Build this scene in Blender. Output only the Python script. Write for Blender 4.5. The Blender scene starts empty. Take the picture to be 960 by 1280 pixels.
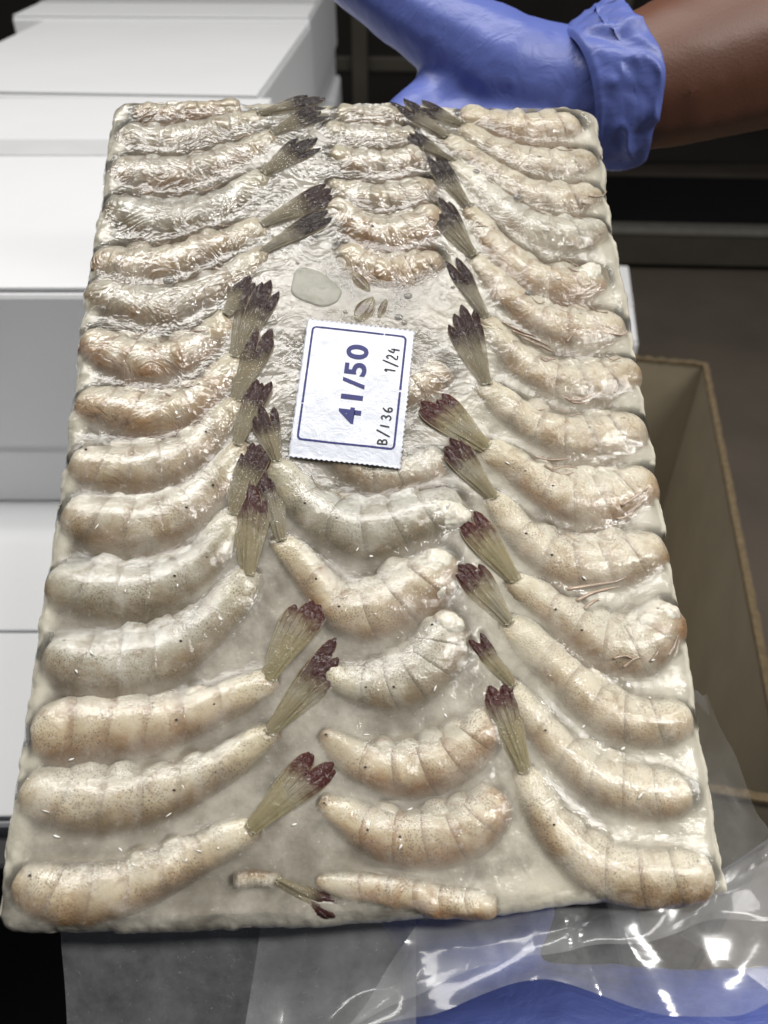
import bpy, bmesh, math, random
import numpy as np
from mathutils import Vector, Matrix, noise

random.seed(7)
rng = np.random.default_rng(7)
S = bpy.context.scene
COL = S.collection
R = math.radians

# ------------------------------------------------------------------ camera
PITCH, FPX, CAMZ = 40.0, 1024.0, 1.5
cd = bpy.data.cameras.new('camera')
cam = bpy.data.objects.new('camera', cd)
COL.objects.link(cam)
cam.location = (0, 0, CAMZ)
cam.rotation_euler = (R(90 - PITCH), 0, 0)
cd.sensor_fit = 'VERTICAL'
cd.sensor_height = 24
cd.lens = 24 * FPX / 1280
cd.clip_start, cd.clip_end = 0.01, 60
cd.dof.use_dof = True
cd.dof.focus_distance = 0.265
cd.dof.aperture_fstop = 10.0
S.camera = cam

# ------------------------------------------------------------------ light
w = bpy.data.worlds.new('World')
S.world = w
w.use_nodes = True
w.node_tree.nodes['Background'].inputs[0].default_value = (0.80, 0.86, 1.0, 1)
w.node_tree.nodes['Background'].inputs[1].default_value = 0.075


def area(name, loc, sx, sy, energy, col, rot=(0, 0, 0)):
    l = bpy.data.lights.new(name, 'AREA')
    l.shape = 'RECTANGLE'
    l.size, l.size_y, l.energy, l.color = sx, sy, energy, col
    o = bpy.data.objects.new(name, l)
    o.location, o.rotation_euler = loc, rot
    COL.objects.link(o)
    return o


# the fluorescent fittings on the ceiling of the packing room
area('ceiling_lamp', (-0.2, 0.66, 3.1), 1.6, 0.46, 29, (1.0, 0.98, 0.95))
area('ceiling_lamp', (-1.5, 0.9, 3.1), 1.3, 0.17, 15, (1.0, 0.97, 0.92))
area('ceiling_lamp', (1.5, -0.35, 3.1), 1.5, 0.2, 58, (1.0, 0.98, 0.94))
S.view_settings.view_transform = 'Standard'
S.view_settings.look = 'None'
S.view_settings.exposure = 0.0
S.view_settings.gamma = 1.0
S.view_settings.use_curve_mapping = False
S.cycles.use_denoising = True
S.cycles.transparent_max_bounces = 16
S.cycles.max_bounces = 8

# ------------------------------------------------------------------ geometry of the view and of the block
UP = np.array([0, math.sin(R(PITCH)), math.cos(R(PITCH))])
FW = np.array([0, math.cos(R(PITCH)), -math.sin(R(PITCH))])
RT = np.array([1.0, 0, 0])
CAM = np.array([0, 0, CAMZ])


def ray(px, py):
    return RT * ((px - 480) / FPX) + UP * ((640 - py) / FPX) + FW


def pt(px, py, d):
    return CAM + ray(px, py) * d


BW, BL, BT = 190.0, 291.0, 45.0
EW = 194.5       # the frozen block in millimetres
r1 = np.array([0.99914, 0.00696, 0.04081])
r2 = np.array([-0.0259, 0.9197, 0.3918])
r1 = r1 / np.linalg.norm(r1)
r2 = r2 - r1 * r1.dot(r2)
r2 /= np.linalg.norm(r2)
t0 = np.array([-0.03845, 0.16403, 1.43063]) * BW / 1000
c2w = lambda c: RT * c[0] + UP * c[1] + FW * c[2]
BX, BY, BO = c2w(r1), c2w(r2), CAM + c2w(t0)
BN = np.cross(BX, BY)
MB = Matrix([[BX[i], BY[i], BN[i], BO[i]] for i in range(3)] + [[0, 0, 0, 1]])


def uv(px, py, wz=0.0):
    """pixel -> millimetres on the plane wz above the face of the block"""
    d = ray(px, py)
    o = BO + BN * wz / 1000
    t = (o - CAM).dot(BN) / d.dot(BN)
    p = CAM + d * t - BO
    return np.array([p.dot(BX), p.dot(BY)]) * 1000


def bl(u, v, wz):
    return BO + (BX * u + BY * v + BN * wz) / 1000


def bw(px, py, wz):
    a = uv(px, py, wz)
    return bl(a[0], a[1], wz)


def smooth(a, b, x):
    t = np.clip((x - a) / (b - a), 0, 1)
    return t * t * (3 - 2 * t)


def catmull(P, n, closed=False):
    P = np.asarray(P, float)
    Q = np.vstack([2 * P[0] - P[1], P, 2 * P[-1] - P[-2]])
    out = []
    for i in range(1, len(Q) - 2):
        for t in np.linspace(0, 1, 24, endpoint=False):
            a, b, c, d = Q[i - 1], Q[i], Q[i + 1], Q[i + 2]
            out.append(0.5 * ((2 * b) + (c - a) * t + (2 * a - 5 * b + 4 * c - d) * t * t + (3 * b - a - 3 * c + d) * t ** 3))
    out.append(P[-1])
    out = np.array(out)
    k = min(2, out.shape[1])
    L = np.concatenate([[0], np.cumsum(np.linalg.norm(np.diff(out[:, :k] if out.shape[1] <= 3 else out[:, :3], axis=0), axis=1))])
    s = np.linspace(0, L[-1], n)
    return np.stack([np.interp(s, L, out[:, j]) for j in range(out.shape[1])], 1), L[-1]


# ------------------------------------------------------------------ object helpers
def mesh_obj(name, verts, faces, m, parent=None, attrs=None, smooth_=True, mw=None, mesh=None):
    if mesh is None:
        mesh = bpy.data.meshes.new(name)
        mesh.from_pydata([tuple(map(float, v)) for v in verts], [], [tuple(map(int, f)) for f in faces])
        if attrs:
            for k, a in attrs.items():
                at = mesh.attributes.new(k, 'FLOAT', 'POINT')
                at.data.foreach_set('value', np.asarray(a, np.float32))
        if smooth_:
            mesh.polygons.foreach_set('use_smooth', [True] * len(mesh.polygons))
        mesh.materials.append(m)
        mesh.update()
    o = bpy.data.objects.new(name, mesh)
    COL.objects.link(o)
    if parent:
        o.parent = parent
    elif mw is not None:
        o.matrix_world = mw
    return o


def tag(o, label, cat, group=None):
    o['label'], o['category'] = label, cat
    if group:
        o['group'] = group
    return o


def thing(name, label, cat, mw, group=None):
    o = bpy.data.objects.new(name, None)
    o.empty_display_size = 0.02
    COL.objects.link(o)
    o.matrix_world = mw
    return tag(o, label, cat, group)


def struct(o):
    o['kind'] = 'structure'
    return o


def bm_obj(name, bm, m, parent=None, smooth_=False, mw=None):
    bmesh.ops.recalc_face_normals(bm, faces=bm.faces)
    me = bpy.data.meshes.new(name)
    bm.to_mesh(me)
    bm.free()
    me.materials.append(m)
    if smooth_:
        me.polygons.foreach_set('use_smooth', [True] * len(me.polygons))
    return mesh_obj(name, None, None, m, parent, mesh=me, mw=mw)


def add_box(bm, lo, hi, bev=0.0, taper=0.0):
    x0, y0, z0 = lo
    x1, y1, z1 = hi
    t = taper
    vs = [bm.verts.new(p) for p in ((x0, y0, z0), (x1, y0, z0), (x1, y1, z0), (x0, y1, z0),
                                    (x0 + t, y0 + t, z1), (x1 - t, y0 + t, z1), (x1 - t, y1 - t, z1), (x0 + t, y1 - t, z1))]
    fs = [bm.faces.new([vs[i] for i in f]) for f in ((0, 3, 2, 1), (4, 5, 6, 7), (0, 1, 5, 4), (1, 2, 6, 5), (2, 3, 7, 6), (3, 0, 4, 7))]
    if bev:
        es = list({e for f in fs for e in f.edges})
        bmesh.ops.bevel(bm, geom=es, offset=bev, segments=2, affect='EDGES', profile=0.5)
    return bm


# ------------------------------------------------------------------ materials
class NT:
    def __init__(self, name):
        self.m = bpy.data.materials.new(name)
        self.m.use_nodes = True
        self.t = self.m.node_tree
        self.b = self.t.nodes['Principled BSDF']
        self.out = self.t.nodes['Material Output']

    def n(self, typ, **kw):
        nd = self.t.nodes.new(typ)
        for k, v in kw.items():
            setattr(nd, k, v)
        return nd

    def l(self, a, b):
        self.t.links.new(a, b)

    def val(self, sock, v):
        if hasattr(v, 'is_output'):
            self.l(v, sock)
        elif isinstance(v, (tuple, list)) and len(v) == 3 and sock.type == 'RGBA':
            sock.default_value = (*v, 1)
        else:
            sock.default_value = v

    def math(self, op, a, b=0.0, c=0.0, clamp=False):
        nd = self.n('ShaderNodeMath', operation=op, use_clamp=clamp)
        for i, v in enumerate((a, b, c)):
            self.val(nd.inputs[i], v)
        return nd.outputs[0]

    def mix(self, f, a, b, blend='MIX'):
        nd = self.n('ShaderNodeMix', data_type='RGBA', blend_type=blend)
        self.val(nd.inputs[0], f)
        self.val(nd.inputs[6], a)
        self.val(nd.inputs[7], b)
        return nd.outputs[2]

    def ss(self, x, a, b, lo=0.0, hi=1.0):
        nd = self.n('ShaderNodeMapRange', interpolation_type='SMOOTHSTEP')
        self.val(nd.inputs[0], x)
        for i, v in enumerate((a, b, lo, hi)):
            self.val(nd.inputs[i + 1], v)
        return nd.outputs[0]

    def attr(self, name, typ='GEOMETRY'):
        return self.n('ShaderNodeAttribute', attribute_name=name, attribute_type=typ).outputs['Fac']

    def pos(self, scale=(1, 1, 1), off=None):
        tc = self.n('ShaderNodeTexCoord')
        mp = self.n('ShaderNodeMapping')
        mp.inputs['Scale'].default_value = scale
        self.l(tc.outputs['Object'], mp.inputs[0])
        if off is not None:
            cx = self.n('ShaderNodeCombineXYZ')
            for i in range(3):
                self.val(cx.inputs[i], off)
            self.l(cx.outputs[0], mp.inputs['Location'])
        return mp.outputs[0]

    def noise(self, vec, scale, detail=3, rough=0.55, dist=0.0):
        nd = self.n('ShaderNodeTexNoise')
        self.l(vec, nd.inputs['Vector'])
        nd.inputs['Scale'].default_value = scale
        nd.inputs['Detail'].default_value = detail
        nd.inputs['Roughness'].default_value = rough
        nd.inputs['Distortion'].default_value = dist
        return nd.outputs[0]

    def voro(self, vec, scale, feature='F1'):
        nd = self.n('ShaderNodeTexVoronoi', feature=feature)
        self.l(vec, nd.inputs['Vector'])
        nd.inputs['Scale'].default_value = scale
        return nd.outputs['Distance']

    def bump(self, h, strength, dist, prev=None):
        nd = self.n('ShaderNodeBump')
        self.val(nd.inputs['Height'], h)
        self.val(nd.inputs['Strength'], strength)
        nd.inputs['Distance'].default_value = dist
        if prev is not None:
            self.l(prev, nd.inputs['Normal'])
        return nd.outputs[0]

    def sheen(self, nrm, f0):
        """how much a clear surface mirrors: f0 face on, more at a grazing angle, alike from both sides"""
        lw = self.n('ShaderNodeLayerWeight')
        lw.inputs['Blend'].default_value = 0.5  # plain facing ratio
        self.l(nrm, lw.inputs['Normal'])
        return self.math('ADD', f0, self.math('MULTIPLY', self.math('POWER', lw.outputs['Facing'], 5.0), 0.8), clamp=True)

    def set(self, **kw):
        for k, v in kw.items():
            self.val(self.b.inputs[k.replace('_', ' ')], v)
        return self


def simple(name, col, rough=0.6, var=0.12, scale=20, bump=0.0, bscale=200, bdist=0.001, **kw):
    t = NT(name)
    p = t.pos()
    nz = t.noise(p, scale, 4)
    c2 = tuple(max(0, x * (1 - 2 * var)) for x in col)
    t.set(Base_Color=t.mix(nz, c2, tuple(min(1, x * (1 + var)) for x in col)), Roughness=rough, **kw)
    if bump:
        t.set(Normal=t.bump(t.noise(p, bscale, 4), bump, bdist))
    return t.m


def block_pos(t):
    """position on the block in metres, the same for the ice and for everything frozen into it"""
    cx = t.n('ShaderNodeCombineXYZ')
    for i, k in enumerate(('bx', 'by', 'bz')):
        t.l(t.math('MULTIPLY', t.attr(k), 0.001), cx.inputs[i])
    return cx.outputs[0]


def glaze_normal(t, p, wet, lo, hi):
    """the wrinkled skin of frozen water that runs over shrimp and ice alike"""
    w1 = t.noise(p, 85, 1.5, 0.4, 1.0)
    w2 = t.noise(p, 300, 1.5, 0.4, 0.8)
    rid = t.math('SUBTRACT', 1.0, t.math('MULTIPLY', t.math('ABSOLUTE', t.math('SUBTRACT', t.noise(p, 70, 2, 0.5, 2.6), 0.5)), 7.0), clamp=True)
    h = t.math('ADD', w1, t.math('MULTIPLY', w2, 0.30))
    h = t.math('ADD', h, t.math('MULTIPLY', t.math('MULTIPLY', rid, wet), 0.26))
    return t.bump(h, t.math('ADD', lo, t.math('MULTIPLY', wet, hi)), 0.0022)


def shell_material():
    t = NT('shrimp_shell')
    seed = t.attr('seed', 'OBJECT')
    tint = t.attr('tint', 'OBJECT')
    grey = t.attr('grey', 'OBJECT')
    p = t.pos(off=seed)
    bp = block_pos(t)
    ar, wet, al = t.attr('around'), t.attr('wet'), t.attr('along')
    n1 = t.noise(p, 130, 3, 0.55)
    n2 = t.noise(p, 520, 3, 0.6)
    nb = t.noise(bp, 75, 4, 0.6, 0.5)
    belly = t.mix(grey, (0.70, 0.645, 0.52), (0.59, 0.58, 0.52))
    flank = t.mix(grey, (0.49, 0.40, 0.26), (0.37, 0.35, 0.275))
    back = t.mix(tint, (0.205, 0.152, 0.083), (0.265, 0.135, 0.057))
    j = t.math('MULTIPLY', t.math('SUBTRACT', n1, 0.5), 1.0)
    f1 = t.ss(t.math('ADD', ar, j), -0.8, 0.3)
    f2 = t.ss(t.math('ADD', ar, j), -0.1, 0.85)
    c = t.mix(f1, belly, flank)
    c = t.mix(t.math('MULTIPLY', f2, 1.0), c, back)
    nm = t.noise(p, 190, 4, 0.6, 0.8)
    c = t.mix(t.math('MULTIPLY', t.ss(nm, 0.48, 0.68), 0.55), c, t.mix(tint, (0.25, 0.20, 0.125), (0.31, 0.165, 0.08)))
    # pale tail-most segment
    c = t.mix(t.math('MULTIPLY', t.ss(al, 0.68, 0.9), 0.5), c, (0.50, 0.455, 0.32))
    pl = t.attr('plate')
    rim = t.ss(t.math('ADD', pl, t.math('MULTIPLY', t.math('SUBTRACT', n1, 0.5), 0.35)), 0.70, 1.02)
    c = t.mix(t.math('MULTIPLY', rim, 0.62), c, t.mix(tint, (0.22, 0.19, 0.14), (0.26, 0.15, 0.085)))
    # freckles
    v = t.voro(p, 1500)
    fre = t.math('MULTIPLY', t.ss(v, 0.45, 0.18), t.math('ADD', t.ss(t.noise(p, 110, 2), 0.34, 0.6), t.math('MULTIPLY', rim, 0.4), clamp=True))
    c = t.mix(t.math('MULTIPLY', fre, t.math('SUBTRACT', 0.80, t.math('MULTIPLY', wet, 0.45))), c, (0.10, 0.07, 0.05))
    # a skin of frost over the shell, thickest on the right half of the block
    rt = t.ss(t.attr('bx'), 8.0, 50.0)
    c = t.mix(t.math('MULTIPLY', t.ss(t.math('ADD', nb, t.math('MULTIPLY', rt, 0.05)), 0.42, 0.75), t.math('ADD', 0.45, t.math('MULTIPLY', rt, 0.05))), c, t.mix(rt, (0.66, 0.63, 0.56), (0.70, 0.66, 0.55)))
    c = t.mix(t.math('MULTIPLY', t.ss(n2, 0.58, 0.75), 0.35), c, (0.66, 0.63, 0.57))
    c = t.mix(t.math('MULTIPLY', wet, 0.24), c, t.mix(1.0, c, (0.42, 0.40, 0.385), 'MULTIPLY'))
    nrm = t.bump(t.math('ADD', t.noise(p, 900, 3, 0.6), t.math('MULTIPLY', v, 0.35)), t.math('ADD', 0.16, t.math('MULTIPLY', rt, 0.06)), 0.0009, glaze_normal(t, bp, wet, 0.30, 0.26))
    t.set(Base_Color=c, Roughness=t.math('ADD', t.math('ADD', 0.22, t.math('MULTIPLY', n2, 0.18)), t.math('MULTIPLY', rt, 0.15)), Normal=nrm,
          Subsurface_Weight=0.18, Subsurface_Radius=(1.0, 0.7, 0.45), Subsurface_Scale=0.004,
          Coat_Weight=t.math('SUBTRACT', t.math('ADD', 0.32, t.math('MULTIPLY', wet, 0.68)), t.math('MULTIPLY', rt, 0.15)), Coat_Roughness=t.math('SUBTRACT', 0.09, t.math('MULTIPLY', wet, 0.055)), Coat_IOR=1.6, Coat_Normal=nrm)
    t.b.inputs['IOR'].default_value = 1.36
    return t.m


def fan_material():
    t = NT('tail_fan_shell')
    seed, dark = t.attr('seed', 'OBJECT'), t.attr('dark', 'OBJECT')
    p = t.pos(off=seed)
    al, ac = t.attr('along'), t.attr('around')
    n = t.noise(p, 300, 3)
    n3 = t.noise(p, 900, 3)
    base = t.mix(n, (0.42, 0.35, 0.21), (0.25, 0.22, 0.11))
    base = t.mix(t.math('MULTIPLY', dark, 0.7), base, (0.25, 0.22, 0.175))
    base = t.mix(t.math('MULTIPLY', t.ss(t.noise(block_pos(t), 90, 4), 0.45, 0.7), 0.45), base, (0.42, 0.40, 0.35))
    a2 = t.math('ADD', al, t.math('MULTIPLY', t.math('SUBTRACT', n, 0.5), 0.35))
    c = t.mix(t.ss(t.math('ADD', a2, t.math('MULTIPLY', dark, 0.12)), 0.46, 0.78), base, t.mix(dark, (0.055, 0.013, 0.011), (0.018, 0.012, 0.012)))
    # dark veins that run along each blade
    vein = t.math('ABSOLUTE', t.math('SINE', t.math('MULTIPLY', t.math('ADD', ac, 0.15), 5.2)))
    vf = t.math('MULTIPLY', t.ss(vein, 0.26, 0.06), 0.75)
    c = t.mix(vf, c, (0.045, 0.032, 0.022))
    edge = t.ss(t.math('ABSOLUTE', ac), 0.86, 1.0)
    c = t.mix(t.math('MULTIPLY', edge, 0.6), c, (0.42, 0.34, 0.2))
    h = t.math('ADD', t.math('MULTIPLY', vein, 0.4), n3)
    nrm = t.bump(t.noise(block_pos(t), 420, 4, 0.65, 1.0), 0.3, 0.0015, t.bump(h, 0.4, 0.0006))
    t.set(Base_Color=c, Roughness=0.5, Normal=nrm, Coat_Weight=0.55, Coat_Roughness=0.03, Specular_IOR_Level=0.12, Coat_Normal=t.bump(t.noise(block_pos(t), 330, 2, 0.5, 1.5), 0.75, 0.002))
    # the blades are thin enough to let what is below shine through
    tr = t.n('ShaderNodeBsdfTransparent')
    mx = t.n('ShaderNodeMixShader')
    t.l(t.math('MULTIPLY', t.ss(a2, 0.75, 0.45), 0.5), mx.inputs[0])
    t.l(t.b.outputs[0], mx.inputs[1])
    t.l(tr.outputs[0], mx.inputs[2])
    t.l(mx.outputs[0], t.out.inputs[0])
    return t.m


def ice_material():
    t = NT('glaze_ice')
    p = block_pos(t)
    milk, frost, wet = t.attr('milk'), t.attr('frost'), t.attr('wet')
    n1 = t.noise(p, 55, 5, 0.6)
    n2 = t.noise(p, 260, 4, 0.65, 0.8)
    n3 = t.noise(p, 900, 3, 0.6, 0.4)
    c = t.mix(t.ss(n1, 0.32, 0.72), (0.23, 0.21, 0.172), (0.53, 0.495, 0.42))
    c = t.mix(t.math('MULTIPLY', wet, 0.18), c, t.mix(1.0, c, (0.45, 0.44, 0.43), 'MULTIPLY'))
    fr = t.ss(t.math('ADD', frost, t.math('MULTIPLY', t.math('SUBTRACT', n2, 0.5), 0.5)), 0.2, 0.85)
    c = t.mix(fr, c, (0.72, 0.675, 0.55))
    # pale frozen bubbles and crystals
    c = t.mix(t.math('MULTIPLY', t.ss(n3, 0.62, 0.78), 0.5), c, (0.8, 0.78, 0.72))
    t.set(Base_Color=c, Roughness=t.math('ADD', t.math('SUBTRACT', 0.26, t.math('MULTIPLY', wet, 0.17)), t.math('MULTIPLY', fr, 0.3)), Coat_Weight=t.math('ADD', 0.34, t.math('MULTIPLY', wet, 0.66)), Coat_Roughness=0.035, Coat_IOR=1.6)
    nrm = t.bump(n3, 0.16, 0.0008, glaze_normal(t, p, wet, 0.14, 0.16))
    t.set(Normal=nrm, Coat_Normal=nrm, Subsurface_Weight=0.0)
    t.b.inputs['IOR'].default_value = 1.33
    tr = t.n('ShaderNodeBsdfTransparent')
    gl = t.n('ShaderNodeBsdfGlossy')
    gl.inputs['Roughness'].default_value = 0.07
    t.l(nrm, gl.inputs['Normal'])
    clear = t.n('ShaderNodeMixShader')
    t.l(t.sheen(nrm, t.math('ADD', 0.018, t.math('MULTIPLY', wet, 0.04))), clear.inputs[0])
    t.l(tr.outputs[0], clear.inputs[1])
    t.l(gl.outputs[0], clear.inputs[2])
    mx = t.n('ShaderNodeMixShader')
    t.l(t.math('ADD', milk, t.math('MULTIPLY', t.math('SUBTRACT', n1, 0.5), 0.25), clamp=True), mx.inputs[0])
    t.l(clear.outputs[0], mx.inputs[1])
    t.l(t.b.outputs[0], mx.inputs[2])
    t.l(mx.outputs[0], t.out.inputs[0])
    return t.m


def film_material(name, alpha, frost):
    t = NT(name)
    p = t.pos()
    n1 = t.noise(p, 60, 6, 0.72, 0.2)
    n2 = t.noise(p, 800, 4, 0.75)
    n3 = t.noise(t.pos(scale=(14, 90, 60)), 1.0, 3, 0.5, 0.6)
    a = t.math('ADD', alpha, t.math('MULTIPLY', t.math('SUBTRACT', n1, 0.5), alpha * 2.2))
    a = t.math('ADD', a, t.math('MULTIPLY', t.ss(n2, 0.60, 0.72), frost), clamp=True)
    nrm = t.bump(n3, 0.03, 0.004)
    t.set(Base_Color=(0.72, 0.73, 0.74), Roughness=0.28, Normal=nrm)
    tr = t.n('ShaderNodeBsdfTransparent')
    gl = t.n('ShaderNodeBsdfGlossy')
    gl.inputs['Roughness'].default_value = 0.12
    t.l(nrm, gl.inputs['Normal'])
    clear = t.n('ShaderNodeMixShader')
    t.l(t.sheen(nrm, 0.045), clear.inputs[0])
    t.l(tr.outputs[0], clear.inputs[1])
    t.l(gl.outputs[0], clear.inputs[2])
    mx = t.n('ShaderNodeMixShader')
    t.l(a, mx.inputs[0])
    t.l(clear.outputs[0], mx.inputs[1])
    t.l(t.b.outputs[0], mx.inputs[2])
    t.l(mx.outputs[0], t.out.inputs[0])
    return t.m


def glove_material():
    t = NT('blue_nitrile')
    p = t.pos()
    n1 = t.noise(p, 26, 4)
    n2 = t.noise(p, 1400, 3)
    n3 = t.noise(t.pos(scale=(1, 2.2, 1)), 60, 3, 0.5, 1.4)
    t.set(Base_Color=t.mix(n1, (0.085, 0.118, 0.37), (0.125, 0.165, 0.46)), Roughness=0.42,
          Normal=t.bump(t.math('ADD', t.math('MULTIPLY', n2, 0.12), n3), 0.34, 0.002), Subsurface_Weight=0.06,
          Subsurface_Scale=0.004, Subsurface_Radius=(0.3, 0.4, 1.0))
    return t.m


def skin_material():
    t = NT('dark_skin')
    p = t.pos()
    n1 = t.noise(p, 24, 5)
    n2 = t.noise(p, 900, 4, 0.7)
    v = t.voro(p, 700)
    c = t.mix(n1, (0.098, 0.037, 0.020), (0.150, 0.060, 0.033))
    c = t.mix(t.math('MULTIPLY', t.ss(n2, 0.55, 0.75), 0.4), c, (0.07, 0.026, 0.016))
    t.set(Base_Color=c, Roughness=0.5, Normal=t.bump(t.math('ADD', n2, t.math('MULTIPLY', v, 0.4)), 0.22, 0.0006),
          Subsurface_Weight=0.1, Subsurface_Scale=0.003, Subsurface_Radius=(1, 0.4, 0.2))
    return t.m


M_shell, M_fan, M_ice = shell_material(), fan_material(), ice_material()
M_spot = simple('dark_joint', (0.035, 0.022, 0.016), 0.25)
M_leg = simple('shrimp_leg', (0.44, 0.32, 0.23), 0.22, 0.3, 300, 0.3, 900, 0.0005, Coat_Weight=0.5)
M_meat = simple('shrimp_meat', (0.70, 0.66, 0.56), 0.35, 0.07, 180, 0.35, 420, 0.0008, Subsurface_Weight=0.2, Subsurface_Scale=0.004, Coat_Weight=0.3)
M_film = film_material('thin_film', 0.13, 0.03)
M_frost_film = film_material('frosted_film', 0.20, 0.2)
M_glove, M_skin = glove_material(), skin_material()
M_white = simple('white_carton_board', (0.74, 0.745, 0.755), 0.5, 0.03, 6, 0.15, 60, 0.002)
M_tape = simple('clear_tape', (0.70, 0.70, 0.71), 0.22, 0.05, 30)
M_brown = simple('brown_corrugated_board', (0.29, 0.245, 0.17), 0.75, 0.12, 14, 0.1, 160, 0.001)
M_edge = simple('raw_board_edge', (0.16, 0.115, 0.06), 0.9, 0.35, 160, 0.8, 420, 0.002)
M_floor = simple('dark_concrete', (0.165, 0.135, 0.105), 0.6, 0.2, 3, 0.2, 40, 0.002)
M_rack = simple('dark_painted_steel', (0.075, 0.067, 0.050), 0.5, 0.2, 8)
M_rail = simple('worn_steel', (0.22, 0.21, 0.18), 0.4, 0.2, 20)
M_black = simple('black_plastic', (0.010, 0.010, 0.011), 0.6, 0.2, 30)
M_blackwall = simple('dark_wall', (0.035, 0.030, 0.025), 0.9, 0.2, 3)

# ------------------------------------------------------------------ setting
bm = bmesh.new()
add_box(bm, (-4, -3, -0.1), (4, 6, 0))
struct(bm_obj('floor', bm, M_floor))
bm = bmesh.new()
add_box(bm, (-4, 4.9, 0.002), (4, 5.0, 3.4))
struct(bm_obj('wall', bm, M_blackwall))

# ------------------------------------------------------------------ dark storage rack behind
rack = thing('storage_rack', 'dark steel storage rack low on the floor beyond the open brown box', 'rack', Matrix.Translation((1.3, 3.42, 0)) @ Matrix.Rotation(R(-3), 4, 'Z'))
bm = bmesh.new()
add_box(bm, (-1.5, 0, 0.03), (1.6, 0.05, 0.165), 0.006)
bm_obj('base_beam', bm, M_rack, rack)
bm = bmesh.new()
add_box(bm, (-1.5, -0.012, 0.167), (1.6, 0.06, 0.195), 0.004)
bm_obj('beam_rail', bm, M_rail, rack)
bm = bmesh.new()
add_box(bm, (-1.5, 0.062, 0.004), (1.6, 0.9, 0.12))
bm_obj('shelf_base', bm, M_black, rack)
for x in (-0.42, -1.4, 1.55):
    bm = bmesh.new()
    add_box(bm, (x - 0.03, 0.065, 0.121), (x + 0.03, 0.12, 2.2), 0.004)
    bm_obj('upright', bm, M_rack, rack)
for z in (0.75, 1.12):
    bm = bmesh.new()
    add_box(bm, (-1.5, 0.122, z), (1.6, 0.165, z + 0.05), 0.004)
    bm_obj('cross_beam', bm, M_rail if z > 1 else M_rack, rack)


# ------------------------------------------------------------------ white cartons
def carton(label, x0, x1, y0, y1, z0, z1, rot=0.0, lid=0.145, tape=True, seam=None, group='white cartons stacked behind the block'):
    cx, cy = (x0 + x1) / 2, (y0 + y1) / 2
    t = thing('white_carton', label, 'carton', Matrix.Translation((x1, y0, z0)) @ Matrix.Rotation(R(rot), 4, 'Z'), group)
    wx, wy, h = x1 - x0, y1 - y0, z1 - z0
    lid = min(lid, h * 0.7)
    b = bmesh.new()
    add_box(b, (-wx + 0.005, 0.005, 0), (-0.005, wy - 0.005, h - 0.012), 0.002)
    bm_obj('carton_tray', b, M_white, t)
    b = bmesh.new()
    add_box(b, (-wx, 0, h - lid), (0, wy, h - 0.0035), 0.004, 0.0015)
    bm_obj('lid', b, M_white, t)
    # the two top flaps that meet in the middle
    ym = wy * (seam if seam else 0.5)
    for a, c in ((0.004, ym - 0.0012), (ym + 0.0012, wy - 0.004)):
        b = bmesh.new()
        add_box(b, (-wx + 0.004, a, h - 0.003), (-0.004, c, h + 0.0005), 0.0012)
        bm_obj('flap', b, M_white, t)
    if tape:
        b = bmesh.new()
        add_box(b, (-wx + 0.004, ym - 0.026, h + 0.0010), (-0.004, ym + 0.026, h + 0.0015))
        bm_obj('tape_strip', b, M_tape, t)
    return t


carton('white taped carton behind the upper left of the block, its front face grey', -0.62, -0.13, 0.54, 1.068, 1.055, 1.25, 0, seam=0.62)
carton('white carton behind the block top whose grey right side shows beside the thumb', -0.60, -0.149, 1.076, 1.545, 1.055, 1.25, -3.6, seam=0.97, tape=False)
carton('farthest white carton at the top of the photo beside the blue thumb', -0.64, -0.125, 1.60, 2.12, 1.055, 1.25, -2, seam=0.3)
carton('lower white carton to the left of the block, nearest the camera', -0.52, 0.02, 0.25, 0.77, 0.70, 1.053, 0, seam=0.285, tape=False)
carton('plain white carton under the other white cartons at the back', -0.62, 0.0, 0.79, 1.55, 0.5, 1.052)
carton('white carton under the farthest white carton', -0.66, -0.1, 1.57, 2.12, 0.5, 1.052)
carton('narrow white carton edge seen to the right of the block above the brown box', 0.10, 0.388, 1.115, 1.40, 0.66, 0.9, -10, group='white cartons behind the brown box')
pal = thing('pallet_stand', 'dark stand under the white cartons', 'stand', Matrix.Translation((-0.3, 1.2, 0)))
bm = bmesh.new()
add_box(bm, (-0.4, -0.44, 0.44), (0.35, 0.94, 0.498), 0.004)
bm_obj('stand_top', bm, M_rack, pal)
for x in (-0.34, 0.29):
    for y in (-0.38, 0.88):
        bm = bmesh.new()
        add_box(bm, (x - 0.03, y - 0.03, 0), (x + 0.03, y + 0.03, 0.439))
        bm_obj('leg', bm, M_rack, pal)
b1 = bmesh.new()
add_box(b1, (-0.52, 0.26, 0.001), (0.02, 0.74, 0.698), 0.004)
tag(bm_obj('carton_base', b1, M_black), 'black box under the lower white carton', 'box')
b1 = bmesh.new()
add_box(b1, (0.16, 1.19, 0.001), (0.36, 1.36, 0.658), 0.004)
tag(bm_obj('carton_base', b1, M_black), 'black box under the narrow white carton on the right', 'box')

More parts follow.
